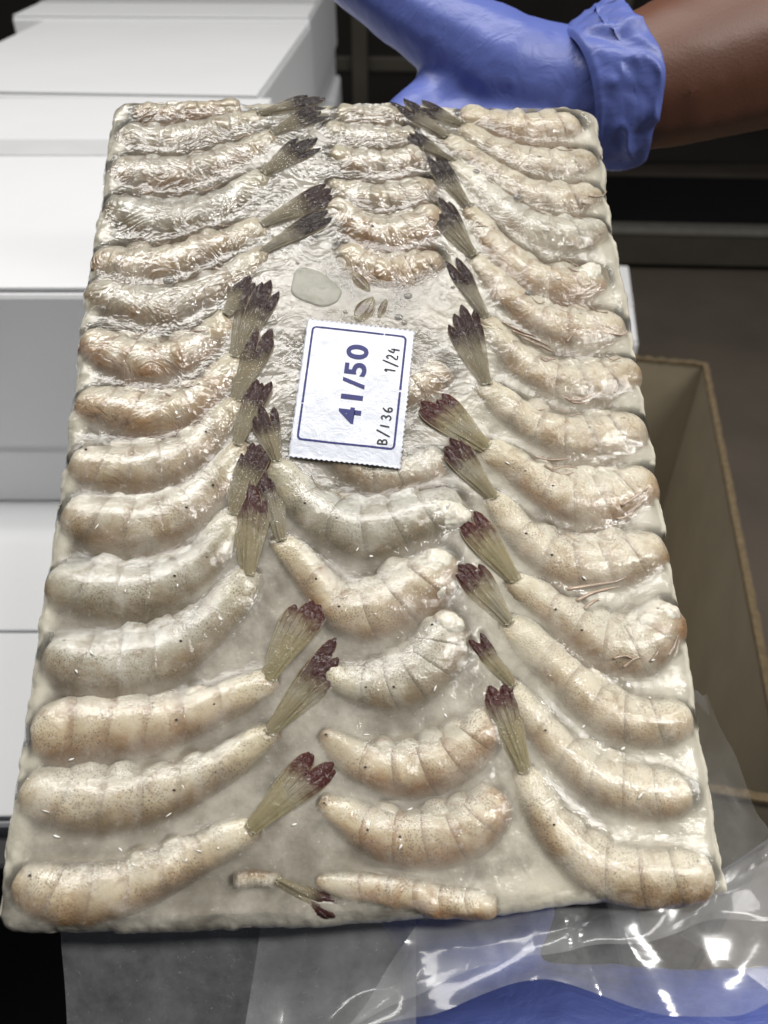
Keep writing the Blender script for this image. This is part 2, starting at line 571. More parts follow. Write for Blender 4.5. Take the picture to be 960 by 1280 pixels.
# added black bin to darken the near left and cover the carton front
shade_box = thing('shade_filler', 'added black shade bin at the bottom left below the block', 'bin', Matrix.Translation((-0.3, 0.0, 0)))
for nm, lo, hi in (('filler_wall', (-0.35, 0.226, 0.02), (0.42, 0.246, 1.046)), ('filler_wall', (-0.35, -0.3, 0.02), (0.42, -0.28, 1.046)),
                   ('filler_wall', (-0.37, -0.3, 0.02), (-0.352, 0.246, 1.046)), ('filler_wall', (0.422, -0.3, 0.02), (0.44, 0.246, 1.046)),
                   ('filler_floor', (-0.35, -0.278, 0.3), (0.42, 0.224, 0.32))):
    bm = bmesh.new()
    add_box(bm, lo, hi, 0.003)
    bm_obj(nm, bm, M_black, shade_box)

# ------------------------------------------------------------------ open brown box
P1 = np.array([0.463, 1.05])
P2 = np.array([0.322, 0.35])
ang = math.atan2(P1[0] - P2[0], P1[1] - P2[1])
box = thing('open_box', 'open brown corrugated cardboard box with a torn rim to the right of the block', 'box', Matrix.Translation((P2[0], P2[1], 0.5)) @ Matrix.Rotation(-ang, 4, 'Z'))
LEN, WID, HGT, TH = float(np.linalg.norm(P1 - P2)), 0.36, 0.40, 0.006


def wall_panel(nm, x0, x1, y0, y1, z0, z1):
    b = bmesh.new()
    add_box(b, (x0, y0, z0), (x1, y1, z1))
    return bm_obj(nm, b, M_brown, box)


walls = [wall_panel('side_wall', 0, TH, 0, LEN, 0, HGT), wall_panel('side_wall', -WID - TH, -WID, 0, LEN, 0, HGT),
         wall_panel('end_wall', -WID, -0.0005, LEN - TH, LEN - 0.0005, 0.0005, HGT - 0.001), wall_panel('end_wall', -WID, -0.0005, 0.0005, TH, 0.0005, HGT - 0.001)]
wall_panel('box_floor', -WID, -0.001, TH + 0.001, LEN - TH - 0.001, 0.001, TH)


def ragged_rim(x0, x1, y0, y1, parent, seed):
    # the exposed, slightly torn corrugated edge on top of a wall
    n = 90
    vs, fs = [], []
    for i in range(n + 1):
        t = i / n
        for (sx, zz) in ((-1, 0), (-1, 1), (1, 1), (1, 0)):
            k = noise.noise(Vector((t * 40, seed, sx * 2 + zz)))
            if abs(x1 - x0) < abs(y1 - y0):
                px, py = (x0 + x1) / 2 + sx * (abs(x1 - x0) / 2 + 0.0008 + 0.0009 * k), y0 + (y1 - y0) * t
            else:
                px, py = x0 + (x1 - x0) * t, (y0 + y1) / 2 + sx * (abs(y1 - y0) / 2 + 0.0008 + 0.0009 * k)
            vs.append((px, py, HGT - 0.002 + (0.0045 + 0.0022 * k + 0.002 * max(0, noise.noise(Vector((t * 9, seed + 3, 0))))) * zz))
    for i in range(n):
        for j in range(4):
            a, b = i * 4 + j, i * 4 + (j + 1) % 4
            fs.append((a, b, b + 4, a + 4))
    fs += [(0, 1, 2, 3), tuple(n * 4 + q for q in (3, 2, 1, 0))]
    mesh_obj('torn_rim', vs, fs, M_edge, parent, smooth_=False)


ragged_rim(0, TH, 0, LEN, walls[0], 1.0)
ragged_rim(-WID, 0, LEN - TH, LEN, walls[2], 5.0)
ragged_rim(-WID, 0, 0, TH, walls[3], 9.0)
b1 = bmesh.new()
add_box(b1, (-0.40, -0.02, -0.499), (0.03, LEN + 0.02, -0.002), 0.004)
o = bm_obj('closed_box', b1, M_brown, mw=box.matrix_world.copy())
tag(o, 'closed brown box underneath the open brown box', 'box')

# ------------------------------------------------------------------ the shrimp: pixel traces
# key: (points from the head end to the tail, widths, tail tip or None, crest height, tint, grey, dark fan, label)
SH = [
 # left column, from the near edge
 ([(22,1100),(60,1116),(100,1119),(150,1111),(197,1094),(243,1070),(285,1050),(322,1034)],[54,66,68,64,54,48,44,38],(405,950),2.4,.5,.1,0,'freckled beige shrimp in the near left corner, wide maroon tail fan'),
 ([(30,985),(75,1000),(128,1004),(183,996),(235,978),(285,952),(345,912)],[58,70,70,62,54,46,38],(418,822),2.2,.3,.25,.35,'freckled shrimp on the left edge, second from the near corner, black tipped green tail'),
 ([(42,920),(85,910),(140,908),(193,905),(235,893),(285,875),(345,846)],[56,74,74,64,54,46,38],(397,752),2.6,.8,.0,.05,'orange tan shrimp on the left edge with two dark joint dots, maroon tail pointing up'),
 ([(62,812),(95,826),(131,830),(174,826),(207,817),(250,790),(290,748),(318,714)],[48,72,78,74,66,54,46,36],(317,612),3.0,.2,.9,.3,'plump grey speckled shrimp on the left edge, its tail pointing straight up'),
 ([(64,722),(95,732),(131,738),(171,738),(210,728),(254,700),(297,638)],[44,64,70,68,60,48,36],(318,560),2.8,.1,.95,.6,'grey shrimp on the left edge with pale ridged segments above the plump speckled one'),
 ([(84,636),(120,648),(165,655),(205,648),(245,625),(280,590),(302,552)],[46,64,70,64,54,42,32],(326,484),2.6,.4,.5,.6,'silvery beige shrimp on the left edge just below the level of the paper label'),
 ([(92,573),(125,582),(160,584),(203,578),(240,560),(272,530),(300,498)],[40,54,60,56,46,38,30],(326,418),2.4,.5,.3,.65,'yellowish shrimp on the left edge level with the bottom of the paper label'),
 ([(100,498),(140,507),(183,516),(222,510),(258,488),(299,444)],[36,48,52,46,38,28],(329,364),2.4,.9,.1,.8,'brown banded shrimp on the left edge level with the middle of the paper label'),
 ([(108,418),(145,440),(186,450),(230,440),(262,418),(288,390)],[38,50,50,44,36,28],(312,356),2.2,1.0,.2,.8,'reddish brown shrimp under wrinkled glaze level with the top of the paper label'),
 ([(112,356),(150,372),(195,380),(240,368),(285,345),(333,312)],[34,46,48,42,34,26],(398,276),2.0,.4,.7,.95,'grey shrimp with a long black tail reaching the shiny clear ice patch'),
 ([(120,318),(160,328),(205,326),(245,312),(290,297),(335,280)],[32,44,44,38,32,26],(410,243),2.2,.5,.1,.8,'pale yellow shrimp above the long black tail in the upper left'),
 ([(135,250),(175,266),(220,270),(265,257),(300,238),(335,215)],[30,46,46,38,30,24],(385,180),2.0,.1,1.,.95,'dull grey shrimp in the upper left with a black edged tail'),
 ([(140,205),(185,213),(235,210),(280,197),(318,180),(345,165)],[30,42,42,34,28,22],(396,140),1.8,.6,.7,.95,'brown ended shrimp second from the far left corner'),
 ([(150,163),(200,170),(245,163),(290,152),(330,142)],[28,36,36,28,22],(392,126),1.6,.2,.7,1.,'wrinkled shrimp next to the far left corner of the block'),
 ([(165,134),(210,138),(255,134),(300,129)],[16,22,22,18],None,1.2,.9,.3,1.,'thin brown shrimp on the far edge of the block at the left'),
 # right column, from the near edge
 ([(888,1092),(840,1096),(790,1094),(740,1080),(705,1050),(675,1005),(651,958)],[54,64,64,60,54,46,36],(620,852),2.2,.5,.0,.1,'beige shrimp in the near right corner with a slim brown tail'),
 ([(862,992),(825,992),(785,986),(745,972),(712,948),(682,915),(655,880),(637,852)],[46,60,62,56,48,42,36,28],(596,798),1.6,.5,.0,.3,'freckled yellow shrimp second from the near right corner, sunk in milky ice'),
 ([(862,897),(825,902),(785,900),(748,882),(715,852),(685,822),(655,796),(630,775)],[46,56,58,54,50,48,44,32],(581,706),2.0,.4,.0,.25,'shrimp on the right with a pale greenish tail segment and dark tipped tail'),
 ([(834,757),(824,786),(798,808),(765,806),(732,790),(702,767),(668,745),(636,724)],[44,64,68,60,50,42,38,30],(584,645),2.6,.7,.3,.0,'pinkish grey shrimp bent at the right edge, its wide maroon tail fan on top'),
 ([(828,680),(795,694),(755,704),(712,704),(678,688),(650,664),(612,618)],[46,58,62,58,50,42,32],(564,556),2.4,.6,.1,.4,'tan shrimp on the right with a black tipped tail just below the paper label'),
 ([(815,594),(785,612),(745,624),(708,620),(675,605),(640,580),(600,557)],[42,58,62,56,46,40,32],(538,500),2.5,.8,.1,.1,'orange brown shrimp on the right whose maroon tail points at the paper label'),
 ([(803,528),(770,540),(735,546),(700,542),(665,527),(632,505),(602,478)],[40,54,58,54,46,38,28],(575,398),2.2,.5,.1,.75,'cream shrimp at the right edge level with the lower half of the label'),
 ([(795,457),(760,470),(722,478),(685,470),(650,448),(622,418),(604,395)],[36,48,50,46,38,30,24],(573,336),2.0,.5,.2,.85,'cream shrimp on the right edge level with the top of the paper label'),
 ([(778,400),(745,407),(712,408),(675,396),(640,370),(612,342),(588,318)],[34,46,46,42,36,28,22],(550,260),2.0,.9,.2,.9,'brown shrimp on the right edge with orange legs, above the label level'),
 ([(752,343),(720,352),(690,350),(655,335),(622,305),(600,278),(582,258)],[32,44,44,38,32,26,22],(546,205),2.0,1.,.2,.95,'reddish shrimp on the right with a white meat lump at its neck'),
 ([(755,281),(720,290),(685,287),(650,273),(618,248),(588,221),(563,200)],[30,44,44,38,32,26,20],(515,170),2.0,.3,.9,.95,'pale grey shrimp on the right edge with a brown underside'),
 ([(750,238),(715,245),(680,243),(645,230),(610,208),(580,188),(552,170)],[28,38,40,34,28,24,20],(506,132),1.8,.4,.2,.95,'yellowish shrimp third from the far right corner'),
 ([(742,194),(705,202),(665,200),(630,188),(600,172),(575,155)],[28,38,38,32,26,20],(532,134),1.8,.3,.3,.95,'cream shrimp second from the far right corner'),
 ([(722,150),(690,154),(650,155),(610,147),(575,138)],[28,36,36,28,22],None,1.8,1.,.0,.9,'pink orange shrimp in the far right corner beside the blue cuff'),
 # middle column, from the near edge
 ([(622,1132),(575,1130),(530,1122),(480,1113),(430,1106),(395,1100)],[28,34,36,34,30,24],None,.9,.9,.0,.3,'thin orange shrimp sunk along the near edge of the block'),
 ([(290,1100),(320,1098),(350,1100)],[18,18,16],(414,1136),-.2,.5,.1,.5,'dark tail poking out at the near edge, the rest buried in milky ice'),
 ([(619,985),(606,1020),(570,1043),(515,1050),(460,1036),(425,1015),(400,1000)],[40,58,66,66,54,40,28],None,1.6,1.,.0,.3,'brown freckled shrimp nearest the camera in the middle column'),
 ([(613,885),(598,920),(560,948),(510,962),(460,955),(425,935),(402,915)],[42,56,60,60,50,38,26],None,1.3,.9,.0,.3,'orange shrimp second from the near edge in the middle column, sunk in milky ice'),
 ([(552,768),(553,800),(535,832),(500,852),(462,858),(430,850),(405,838)],[44,66,66,60,50,38,28],None,1.9,.1,.7,.3,'white frosted speckled shrimp in the middle column with its round pale end up'),
 ([(562,690),(540,718),(505,745),(465,765),(430,763),(405,738),(375,702),(345,672)],[44,64,70,66,58,48,42,34],(334,592),2.2,.6,.2,.6,'shrimp in the middle column bent in a V, with lumpy white meat at its neck'),
 ([(578,625),(535,640),(495,655),(455,662),(418,652),(385,632),(358,600),(344,574)],[46,58,64,66,60,50,40,30],(330,520),2.8,.0,1.,.7,'glossy silver grey shrimp curving just below the paper label'),
 ([(560,568),(525,584),(485,590),(445,582),(410,560),(385,525)],[34,44,46,44,36,26],None,.5,.5,.6,.6,'shrimp half hidden by the bottom edge of the paper label'),
 ([(556,448),(532,474),(495,486),(455,474),(425,445)],[36,44,44,38,26],None,.3,.7,.1,.6,'cream shrimp end sticking out at the right side of the paper label'),
 ([(550,316),(522,332),(480,337),(448,327),(424,308)],[26,38,42,36,24],None,2.0,.8,.1,.6,'small curved tan shrimp lying in the shiny clear ice above the label'),
 ([(546,255),(527,278),(490,290),(455,284),(430,265),(410,250)],[28,44,46,42,32,22],None,2.0,.9,.2,.6,'brown edged shrimp directly above the small curved tan one'),
 ([(545,226),(510,240),(470,245),(435,238),(410,228)],[22,32,34,30,20],None,1.6,.4,.4,.6,'olive shrimp in the far middle, third row above the shiny ice patch'),
 ([(532,190),(490,199),(450,199),(412,188)],[24,34,34,24],None,1.6,.7,.5,.6,'greyish pink shrimp in the far middle column'),
 ([(520,165),(480,169),(440,166),(405,156)],[22,30,30,20],None,1.5,.2,.7,.6,'grey shrimp in the far middle column, next to last row'),
 ([(505,139),(460,142),(420,136)],[20,26,20],None,1.4,.4,.6,.6,'shrimp in the far middle on the edge of the block'),
]
BOUND = [0.0, 0.145, 0.29, 0.435, 0.58, 0.735, 1.0]


def wet_at(u, v):
    return 0.10 + 0.9 * smooth(-70, 60, v) * (1 - 0.45 * smooth(15, 60, u))


GS = 0.6                                     # grid step of the ice in mm
gu = np.arange(-EW / 2 - 1.2, EW / 2 + 1.3, GS)
V0, V1 = -151.0, 145.8                       # near and far end of the block
gv = np.arange(V0 - 1.2, V1 + 1.3, GS)
GU, GV = np.meshgrid(gu, gv)
Hs = np.full(GU.shape, -12.0)
Fz = np.full(GU.shape, 50.0)                 # height of tail fans, where there are any


def splat(c, r, zc, b):
    i0, i1 = np.searchsorted(gu, [c[0] - r, c[0] + r])
    j0, j1 = np.searchsorted(gv, [c[1] - r, c[1] + r])
    if i1 <= i0 or j1 <= j0:
        return
    d2 = ((GU[j0:j1, i0:i1] - c[0]) ** 2 + (GV[j0:j1, i0:i1] - c[1]) ** 2) / (r * r)
    z = np.where(d2 < 1, zc + b * np.sqrt(np.clip(1 - d2, 0, 1)), -99)
    Hs[j0:j1, i0:i1] = np.maximum(Hs[j0:j1, i0:i1], z)


def lump(center, rad, seed, amp=0.28, sub=3):
    """an uneven closed lump, in mm, squashed along z"""
    bm = bmesh.new()
    bmesh.ops.create_icosphere(bm, subdivisions=sub, radius=1)
    vs = []
    for v in bm.verts:
        k = 1 + amp * noise.fractal(v.co * 1.6 + Vector((seed, seed * 2.3, 0)), 1.0, 2.0, 3)
        vs.append((np.array(v.co) * rad * k + center))
    fs = [[q.index for q in f.verts] for f in bm.faces]
    bm.free()
    return vs, fs


def tube(P, rad, n=7, ends=True):
    P = np.asarray(P, float)
    vs, fs = [], []
    for i, p in enumerate(P):
        tg = P[min(i + 1, len(P) - 1)] - P[max(i - 1, 0)]
        tg /= np.linalg.norm(tg) + 1e-9
        a = np.cross(tg, [0, 0, 1.0])
        if np.linalg.norm(a) < 1e-3:
            a = np.cross(tg, [0, 1.0, 0])
        a /= np.linalg.norm(a)
        b = np.cross(a, tg)
        r = rad[i] if hasattr(rad, '__len__') else rad
        for k in range(n):
            f = 2 * math.pi * k / n
            vs.append(p + (a * math.cos(f) + b * math.sin(f)) * r)
    for i in range(len(P) - 1):
        for k in range(n):
            fs.append((i * n + k, i * n + (k + 1) % n, (i + 1) * n + (k + 1) % n, (i + 1) * n + k))
    if ends:
        fs += [tuple(range(n))[::-1], tuple((len(P) - 1) * n + k for k in range(n))]
    return vs, fs


def bshift(px_pts):
    return np.array([uv(*p) for p in px_pts])


NA = 22
MEAT = {34: (4, .62), 33: (1, 1.0), 35: (2, .8), 18: (3, .6), 24: (2, .7)}
GROUP = 'frozen shrimp packed in the block'


def make_shrimp(idx, spec):
    pts, wid, tip, crest, tint, grey, dark, label = spec
    P = bshift(pts)
    if idx < 29 and idx not in (14,):
        d0 = P[0] - P[1]
        P[0] = P[0] + d0 / np.linalg.norm(d0) * 1.2
    rad = []
    pp = np.array(pts, float)
    for i, p in enumerate(pp):
        d = pp[min(i + 1, len(pp) - 1)] - pp[max(i - 1, 0)]
        d /= np.linalg.norm(d)
        q = np.array([-d[1], d[0]]) * wid[i] / 2
        rad.append(np.linalg.norm(uv(*(p + q)) - uv(*(p - q))) / 2 * (1.25 - 0.14 * i / len(pp)))
    C, Ltot = catmull(np.column_stack([P, rad]), 97)
    rr = C[:, 2]
    C = C[:, :2]
    T = np.gradient(C, axis=0)
    T /= np.linalg.norm(T, axis=1)[:, None]
    Sd = np.stack([T[:, 1], -T[:, 0]], 1)
    mid = C[48] - (C[0] + C[-1]) / 2
    sg = 1.0 if mid.dot(Sd[48]) > 0 else -1.0
    s_ = np.linspace(0, 1, 97)
    bb = rr * 0.80
    cr = crest * 0.92 - 1.3 * smooth(0.12, 0.0, s_) - 0.5 * smooth(0.6, 1.0, s_)
    zc = cr - bb
    for i in range(97):
        tp = (1 if i > 14 else 0.6 + 0.4 * math.sqrt(i / 14)) * (1 - 0.3 * float(smooth(78, 96, i)))
        if 3 < i < 94:
            splat(C[i], rr[i] * tp, zc[i], bb[i] * tp)
    org = np.array([C[48][0], C[48][1], 0.0])
    t = thing('shrimp', label, 'shrimp', MB @ Matrix.Translation(Vector(org / 1000)), GROUP)
    seed = idx * 0.37

    def part(nm, vs, fs, m, parent=t, at=None, smo=True):
        A_ = np.asarray(vs, float)
        at = dict(at or {}, bx=A_[:, 0], by=A_[:, 1], bz=A_[:, 2])
        o = mesh_obj(nm, (A_ - org) / 1000, fs, m, parent, at, smo)
        o['seed'], o['tint'], o['grey'], o['dark'] = float(seed), float(tint), float(grey), float(dark)
        return o
    f = lambda a, s: np.interp(s, s_, a)
    rq2 = np.random.default_rng(idx + 900)
    for k in range(6):
        a, b = BOUND[k] - (0.012 if k else 0), BOUND[k + 1] + (0.016 if k < 5 else 0.0)
        q = np.array([0, .06, .16, .3, .45, .6, .74, .86, .95, 1.0])
        vs, al, ar, we, sq = [], [], [], [], []
        for qi in q:
            s = a + (b - a) * qi
            cx, cy = f(C[:, 0], s), f(C[:, 1], s)
            r, z0 = f(rr, s), f(zc, s)
            sd = np.array([f(Sd[:, 0], s), f(Sd[:, 1], s)])
            sd /= np.linalg.norm(sd)
            prof = 0.984 + 0.016 * smooth(0, .35, qi) + 0.016 * smooth(.55, .95, qi) - (0.036 if qi == 1.0 else 0)
            if k == 0:
                prof *= 0.66 + 0.34 * math.sqrt(min(1, qi / 0.3 + 0.02))
            if k == 5:
                prof *= 1 - 0.28 * smooth(0.8, 1.0, qi) + 0.05 * math.sin(qi * 3)
            for j in range(NA):
                th = 2 * math.pi * j / NA
                ca, sa = math.cos(th), math.sin(th)
                # plate edges bow towards the tail over the top; the side flaps are lobed
                lobe = math.sin(math.pi * min(1, qi * 1.05))
                rx = r * prof * ((0.985 + 0.03 * lobe) if ca * sg > 0 else (0.975 + 0.05 * lobe))
                s2 = min(1.0, max(0.0, s + (0.030 * (sa - 0.25) - 0.016 * ca * sg) * (1 - smooth(.88, 1, s)) * smooth(0, .12, s)))
                p = np.array([f(C[:, 0], s2) + sd[0] * ca * rx, f(C[:, 1], s2) + sd[1] * ca * rx, z0 + sa * r * 0.80 * prof])
                nz = noise.fractal(Vector((p[0] * .16 + idx, p[1] * .16, p[2] * .2)), 1.0, 2.0, 3)
                p[2] += (0.75 + 0.35 * wet_at(p[0], p[1])) * nz
                p[:2] += sd * ca * 0.6 * nz
                vs.append(p)
                al.append(s)
                ar.append(ca * sg)
                we.append(wet_at(p[0], p[1]))
                sq.append(qi)
        fs = []
        n = len(q)
        for i in range(n - 1):
            for j in range(NA):
                fs.append((i * NA + j, i * NA + (j + 1) % NA, (i + 1) * NA + (j + 1) % NA, (i + 1) * NA + j))
        if k == 0:
            fs.append(tuple(range(NA))[::-1])
        if k == 5:
            fs.append(tuple((n - 1) * NA + j for j in range(NA)))
        # the loose lower flap of the plate, a lobe on the belly side
        if 0 < k < 5 and crest >= 1.2 and rq2.uniform() > .22:
            s = (a + b) / 2 + 0.01
            r = f(rr, s)
            sd = np.array([f(Sd[:, 0], s), f(Sd[:, 1], s)])
            tg = np.array([sd[1], -sd[0]])
            c0 = np.array([f(C[:, 0], s), f(C[:, 1], s)]) - sd * sg * r * 0.80
            rz = rq2.uniform(.55, 1.15)
            v3, f3 = lump(np.zeros(3), np.array([1, 1, 1.0]), idx + k * 3.1, 0.22, 3)
            v3 = np.array(v3)
            W3 = np.column_stack([c0[0] + (tg[0] * v3[:, 0] * .62 + sd[0] * v3[:, 1] * .52 * rz) * r, c0[1] + (tg[1] * v3[:, 0] * .62 + sd[1] * v3[:, 1] * .52 * rz) * r,
                                  f(zc, s) + r * (0.10 + 0.42 * v3[:, 2])])
            part('side_flap', W3, f3, M_shell, at={'along': np.full(len(v3), s), 'around': -0.5 + 0.4 * v3[:, 1] * sg, 'wet': wet_at(W3[:, 0], W3[:, 1]), 'plate': 0.5 + 0.45 * np.abs(v3[:, 0])})
            splat(c0, r * 0.55, f(zc, s) + r * 0.1, r * 0.40)
        part('shell_segment', vs, fs, M_shell, at={'along': al, 'around': ar, 'wet': we, 'plate': sq})
    # dark hinge dots on the joints
    for s, off in ((BOUND[4], -0.05), (BOUND[5], -0.08), (0.975, 0.05), (0.06, 0.4)):
        if dark > .7 or len(pts) < 6 or crest < 1 or (s == 0.06 and idx % 3):
            continue
        r = f(rr, s)
        off = -off * sg + 0.10 * math.sin(idx * 1.7 + s * 9)
        sd = np.array([f(Sd[:, 0], s), f(Sd[:, 1], s)])
        c = np.array([f(C[:, 0], s) + sd[0] * off * r, f(C[:, 1], s) + sd[1] * off * r, f(zc, s) + r * 0.81 * math.sqrt(1 - off * off)])
        v2, f2 = lump(c, np.array([.52, .38, .3]) * (0.55 + r / 26), idx + s, 0.45, 2)
        part('joint_dot', v2, f2, M_spot)
    # the end of the peeled neck: pale meat at the edge of the block
    if idx in MEAT:
        n_, k_ = MEAT[idx]
        rq = np.random.default_rng(idx + 50)
        bm_ = bmesh.new()
        for q in range(n_):
            i_ = int(6 + 5 * q)
            o_ = rq.uniform(-.55, .45) * -sg
            rad0 = np.array([1, .9, .62]) * rr[6] * k_ * 0.85 * rq.uniform(.7, 1.1)
            c0 = Vector((C[i_][0] + Sd[i_][0] * o_ * rr[6], C[i_][1] + Sd[i_][1] * o_ * rr[6], zc[8] + bb[8] * 0.62))
            bmesh.ops.create_icosphere(bm_, subdivisions=3, radius=1, matrix=Matrix.Translation(c0) @ Matrix.Diagonal((*rad0, 1)))
        m0 = bpy.data.meshes.new('m')
        bm_.to_mesh(m0)
        bm_.free()
        o0 = bpy.data.objects.new('m', m0)
        COL.objects.link(o0)
        md = o0.modifiers.new('r', 'REMESH')
        md.mode, md.voxel_size = 'VOXEL', 0.5
        bpy.context.view_layer.update()
        m1 = bpy.data.meshes.new_from_object(o0.evaluated_get(bpy.context.evaluated_depsgraph_get()))
        bpy.data.objects.remove(o0)
        v2 = []
        for v in m1.vertices:
            k = noise.fractal(v.co * 0.36 + Vector((idx, 0, 0)), 1.0, 2.0, 3)
            v2.append(np.array(v.co + v.normal * 0.75 * k))
        part('neck_meat', v2, [list(p_.vertices) for p_ in m1.polygons], M_meat)
    # tail fan
    if tip is not None:
        B = C[-1] - T[-1] * rr[-1] * 0.55
        D = uv(*tip) - B
        Lf = np.linalg.norm(D)
        D /= Lf
        N = np.array([D[1], -D[0]])
        fz = cr[-1] - 0.75 + (1.3 if idx == 30 else 0)
        Lf *= 1.06 + 0.14 * dark
        wb = max(rr[-1] * 0.56 * (1 - 0.32 * dark), Lf * (0.086 - 0.026 * dark))
        rs = np.random.default_rng(idx)
        fan = None
        order = [(0, 0.0, 0.72, 0.62), (1, -0.055, 1.0, 1.0), (2, 0.05, 0.95, 1.0), (3, -0.13, 0.88, .85), (4, 0.12, 0.92, .85)]
        for (bi, an, lf, wf) in order:
            an += rs.uniform(-.04, .04)
            lf *= rs.uniform(.9, 1.06)
            d = D * math.cos(an) + N * math.sin(an)
            nn = np.array([d[1], -d[0]])
            base = B + N * (an * 5.5) * wb * 0.5
            vs, al, ac = [], [], []
            na, nc = 18, 9
            for side in (1, -1):
                for i in range(na):
                    q = i / (na - 1)
                    wdt = wb * wf * (0.52 + 0.52 * smooth(0, .7, q)) * math.sqrt(max(0.0, 1 - max(0, (q - .72) / .285) ** 2.2))
                    for j in range(nc):
                        e = j / (nc - 1) * 2 - 1
                        p2 = base + d * Lf * lf * q + nn * wdt * e + nn * 0.5 * math.sin(q * 2.4 + bi) * (0.6 if bi else 0)
                        ridge = 0.14 * math.cos(e * 5.2 * 2 * 0.5) * (1 - q * .4)
                        z = fz + (0.75 - 0.20 * bi) + (1 - e * e) * 0.55 + ridge - 0.9 * q * q + 0.25 * math.sin(q * 5 + bi)
                        if side < 0:
                            z = fz + (0.75 - 0.20 * bi) - 0.35 - 0.9 * q * q
                        vs.append((p2[0], p2[1], z))
                        al.append(q * lf)
                        ac.append(e)
            fs = []
            for sd_ in (0, 1):
                o_ = sd_ * na * nc
                for i in range(na - 1):
                    for j in range(nc - 1):
                        qd = (o_ + i * nc + j, o_ + i * nc + j + 1, o_ + (i + 1) * nc + j + 1, o_ + (i + 1) * nc + j)
                        fs.append(qd if sd_ else qd[::-1])
            for i in range(na - 1):
                for j in (0, nc - 1):
                    fs.append((i * nc + j, (i + 1) * nc + j, na * nc + (i + 1) * nc + j, na * nc + i * nc + j))
            ob = part('tail_fan' if bi == 0 else 'tail_blade', vs, fs, M_fan, fan if bi else t, at={'along': al, 'around': ac})
            if bi == 0:
                fan = ob
            for i in range(0, na, 1):
                q = i / (na - 1)
                c = base + d * Lf * lf * q
                rr_ = wb * 0.8
                i0, i1 = np.searchsorted(gu, [c[0] - rr_, c[0] + rr_])
                j0, j1 = np.searchsorted(gv, [c[1] - rr_, c[1] + rr_])
                if i1 > i0 and j1 > j0:
                    sub = Fz[j0:j1, i0:i1]
                    m_ = ((GU[j0:j1, i0:i1] - c[0]) ** 2 + (GV[j0:j1, i0:i1] - c[1]) ** 2) < rr_ * rr_
                    sub[m_] = np.minimum(sub[m_], fz - 0.9 * q * q + (0.45 - 0.2 * bi))
        # small pale joints where the fan leaves the last segment
        v2, f2 = tube([(*(B + N * wb * k * .7 + D * (0.7 + 0.3 * math.cos(k * 7))), fz + 0.9 - 0.3 * abs(k)) for k in np.linspace(-1, 1, 9)], 0.2)
        part('fan_joint', v2, f2, M_meat)
    return t


shrimps = [make_shrimp(i, s) for i, s in enumerate(SH)]


# loose legs that still hang on some shrimp
def legs(si, strands, rad=0.55):
    t = shrimps[si]
    org = np.array((MB.inverted() @ t.matrix_world).translation) * 1000
    for k, st in enumerate(strands):
        P = bshift(st)
        C, L = catmull(P, 14)
        Z = []
        for i, c in enumerate(C):
            iu, iv = np.clip(np.searchsorted(gu, c[0]), 0, len(gu) - 1), np.clip(np.searchsorted(gv, c[1]), 0, len(gv) - 1)
            Z.append(max(Hs[iv, iu], 0.4) + 0.12 + 0.25 * math.sin(i * .9 + k))
        Z = np.convolve(np.pad(Z, 2, mode='edge'), np.ones(5) / 5, 'valid')
        v2, f2 = tube(np.column_stack([C, Z]), [rad * 0.75 * (1.1 - 0.6 * i / 13) for i in range(14)])
        mesh_obj('leg', (np.array(v2) - org) / 1000, f2, M_leg, t)


legs(23, [[(655,425),(672,432),(690,440)],[(640,415),(665,424),(688,434)],[(628,404),(650,415),(668,421)],[(708,428),(716,420),(722,412)],[(760,418),(775,420),(785,415)]], .5)
legs(21, [[(690,588),(705,584),(722,586)],[(668,572),(690,576),(712,574)],[(680,582),(700,594),(716,592)]], .5)
legs(22, [[(712,502),(728,500),(745,492)],[(705,498),(720,505),(736,502)],[(768,492),(771,485),(772,480)]], .5)
legs(19, [[(708,738),(735,733),(768,728),(782,722)],[(720,752),(740,742),(775,733)],[(730,762),(742,752),(748,750)]], .8)
legs(20, [[(775,635),(795,622),(812,610)],[(782,643),(800,630),(818,612)],[(770,650),(785,645),(800,628)]], .6)
legs(18, [[(765,825),(778,822),(790,826)],[(778,835),(790,826),(798,824)],[(812,828),(818,820),(822,812)],[(835,820),(842,808),(846,795)],[(842,822),(846,812),(848,800)]], .55)
legs(25, [[(735,248),(752,246),(758,240)]], .5)

# dark thin strands of leg in the tangled far half
rgs = np.random.default_rng(5)
for si in (7, 8, 9, 10, 11, 12, 13, 21, 22, 23, 24, 25, 26, 27):
    base_ = SH[si][0]
    st = []
    for k in range(4):
        q = rgs.uniform(0.5, len(base_) - 2.2)
        i_ = int(q)
        x = base_[i_][0] * (1 - q + i_) + base_[i_ + 1][0] * (q - i_)
        y = base_[i_][1] * (1 - q + i_) + base_[i_ + 1][1] * (q - i_) - SH[si][1][i_] * rgs.uniform(.30, .55)
        dx = rgs.uniform(12, 26) * (1 if si < 15 else -1)
        dy = rgs.uniform(-12, 2)
        st.append([(x, y), (x + dx * .5, y + dy * .5 + rgs.uniform(1, 5)), (x + dx, y + dy)])
    legs(si, st, 0.33)

# ------------------------------------------------------------------ the ice
LAB = [uv(361, 573), uv(500, 588), uv(518, 418), uv(385, 403)]     # paper corners: bl br tr tl


def gblur(A, sig):
    k = int(3 * sig / GS)
    x = np.arange(-k, k + 1) * GS
    g = np.exp(-x * x / (2 * sig * sig))
    g /= g.sum()
    A = np.pad(A, k, mode='edge')
    A = np.apply_along_axis(lambda r: np.convolve(r, g, 'valid'), 0, A)
    return np.apply_along_axis(lambda r: np.convolve(r, g, 'valid'), 1, A)


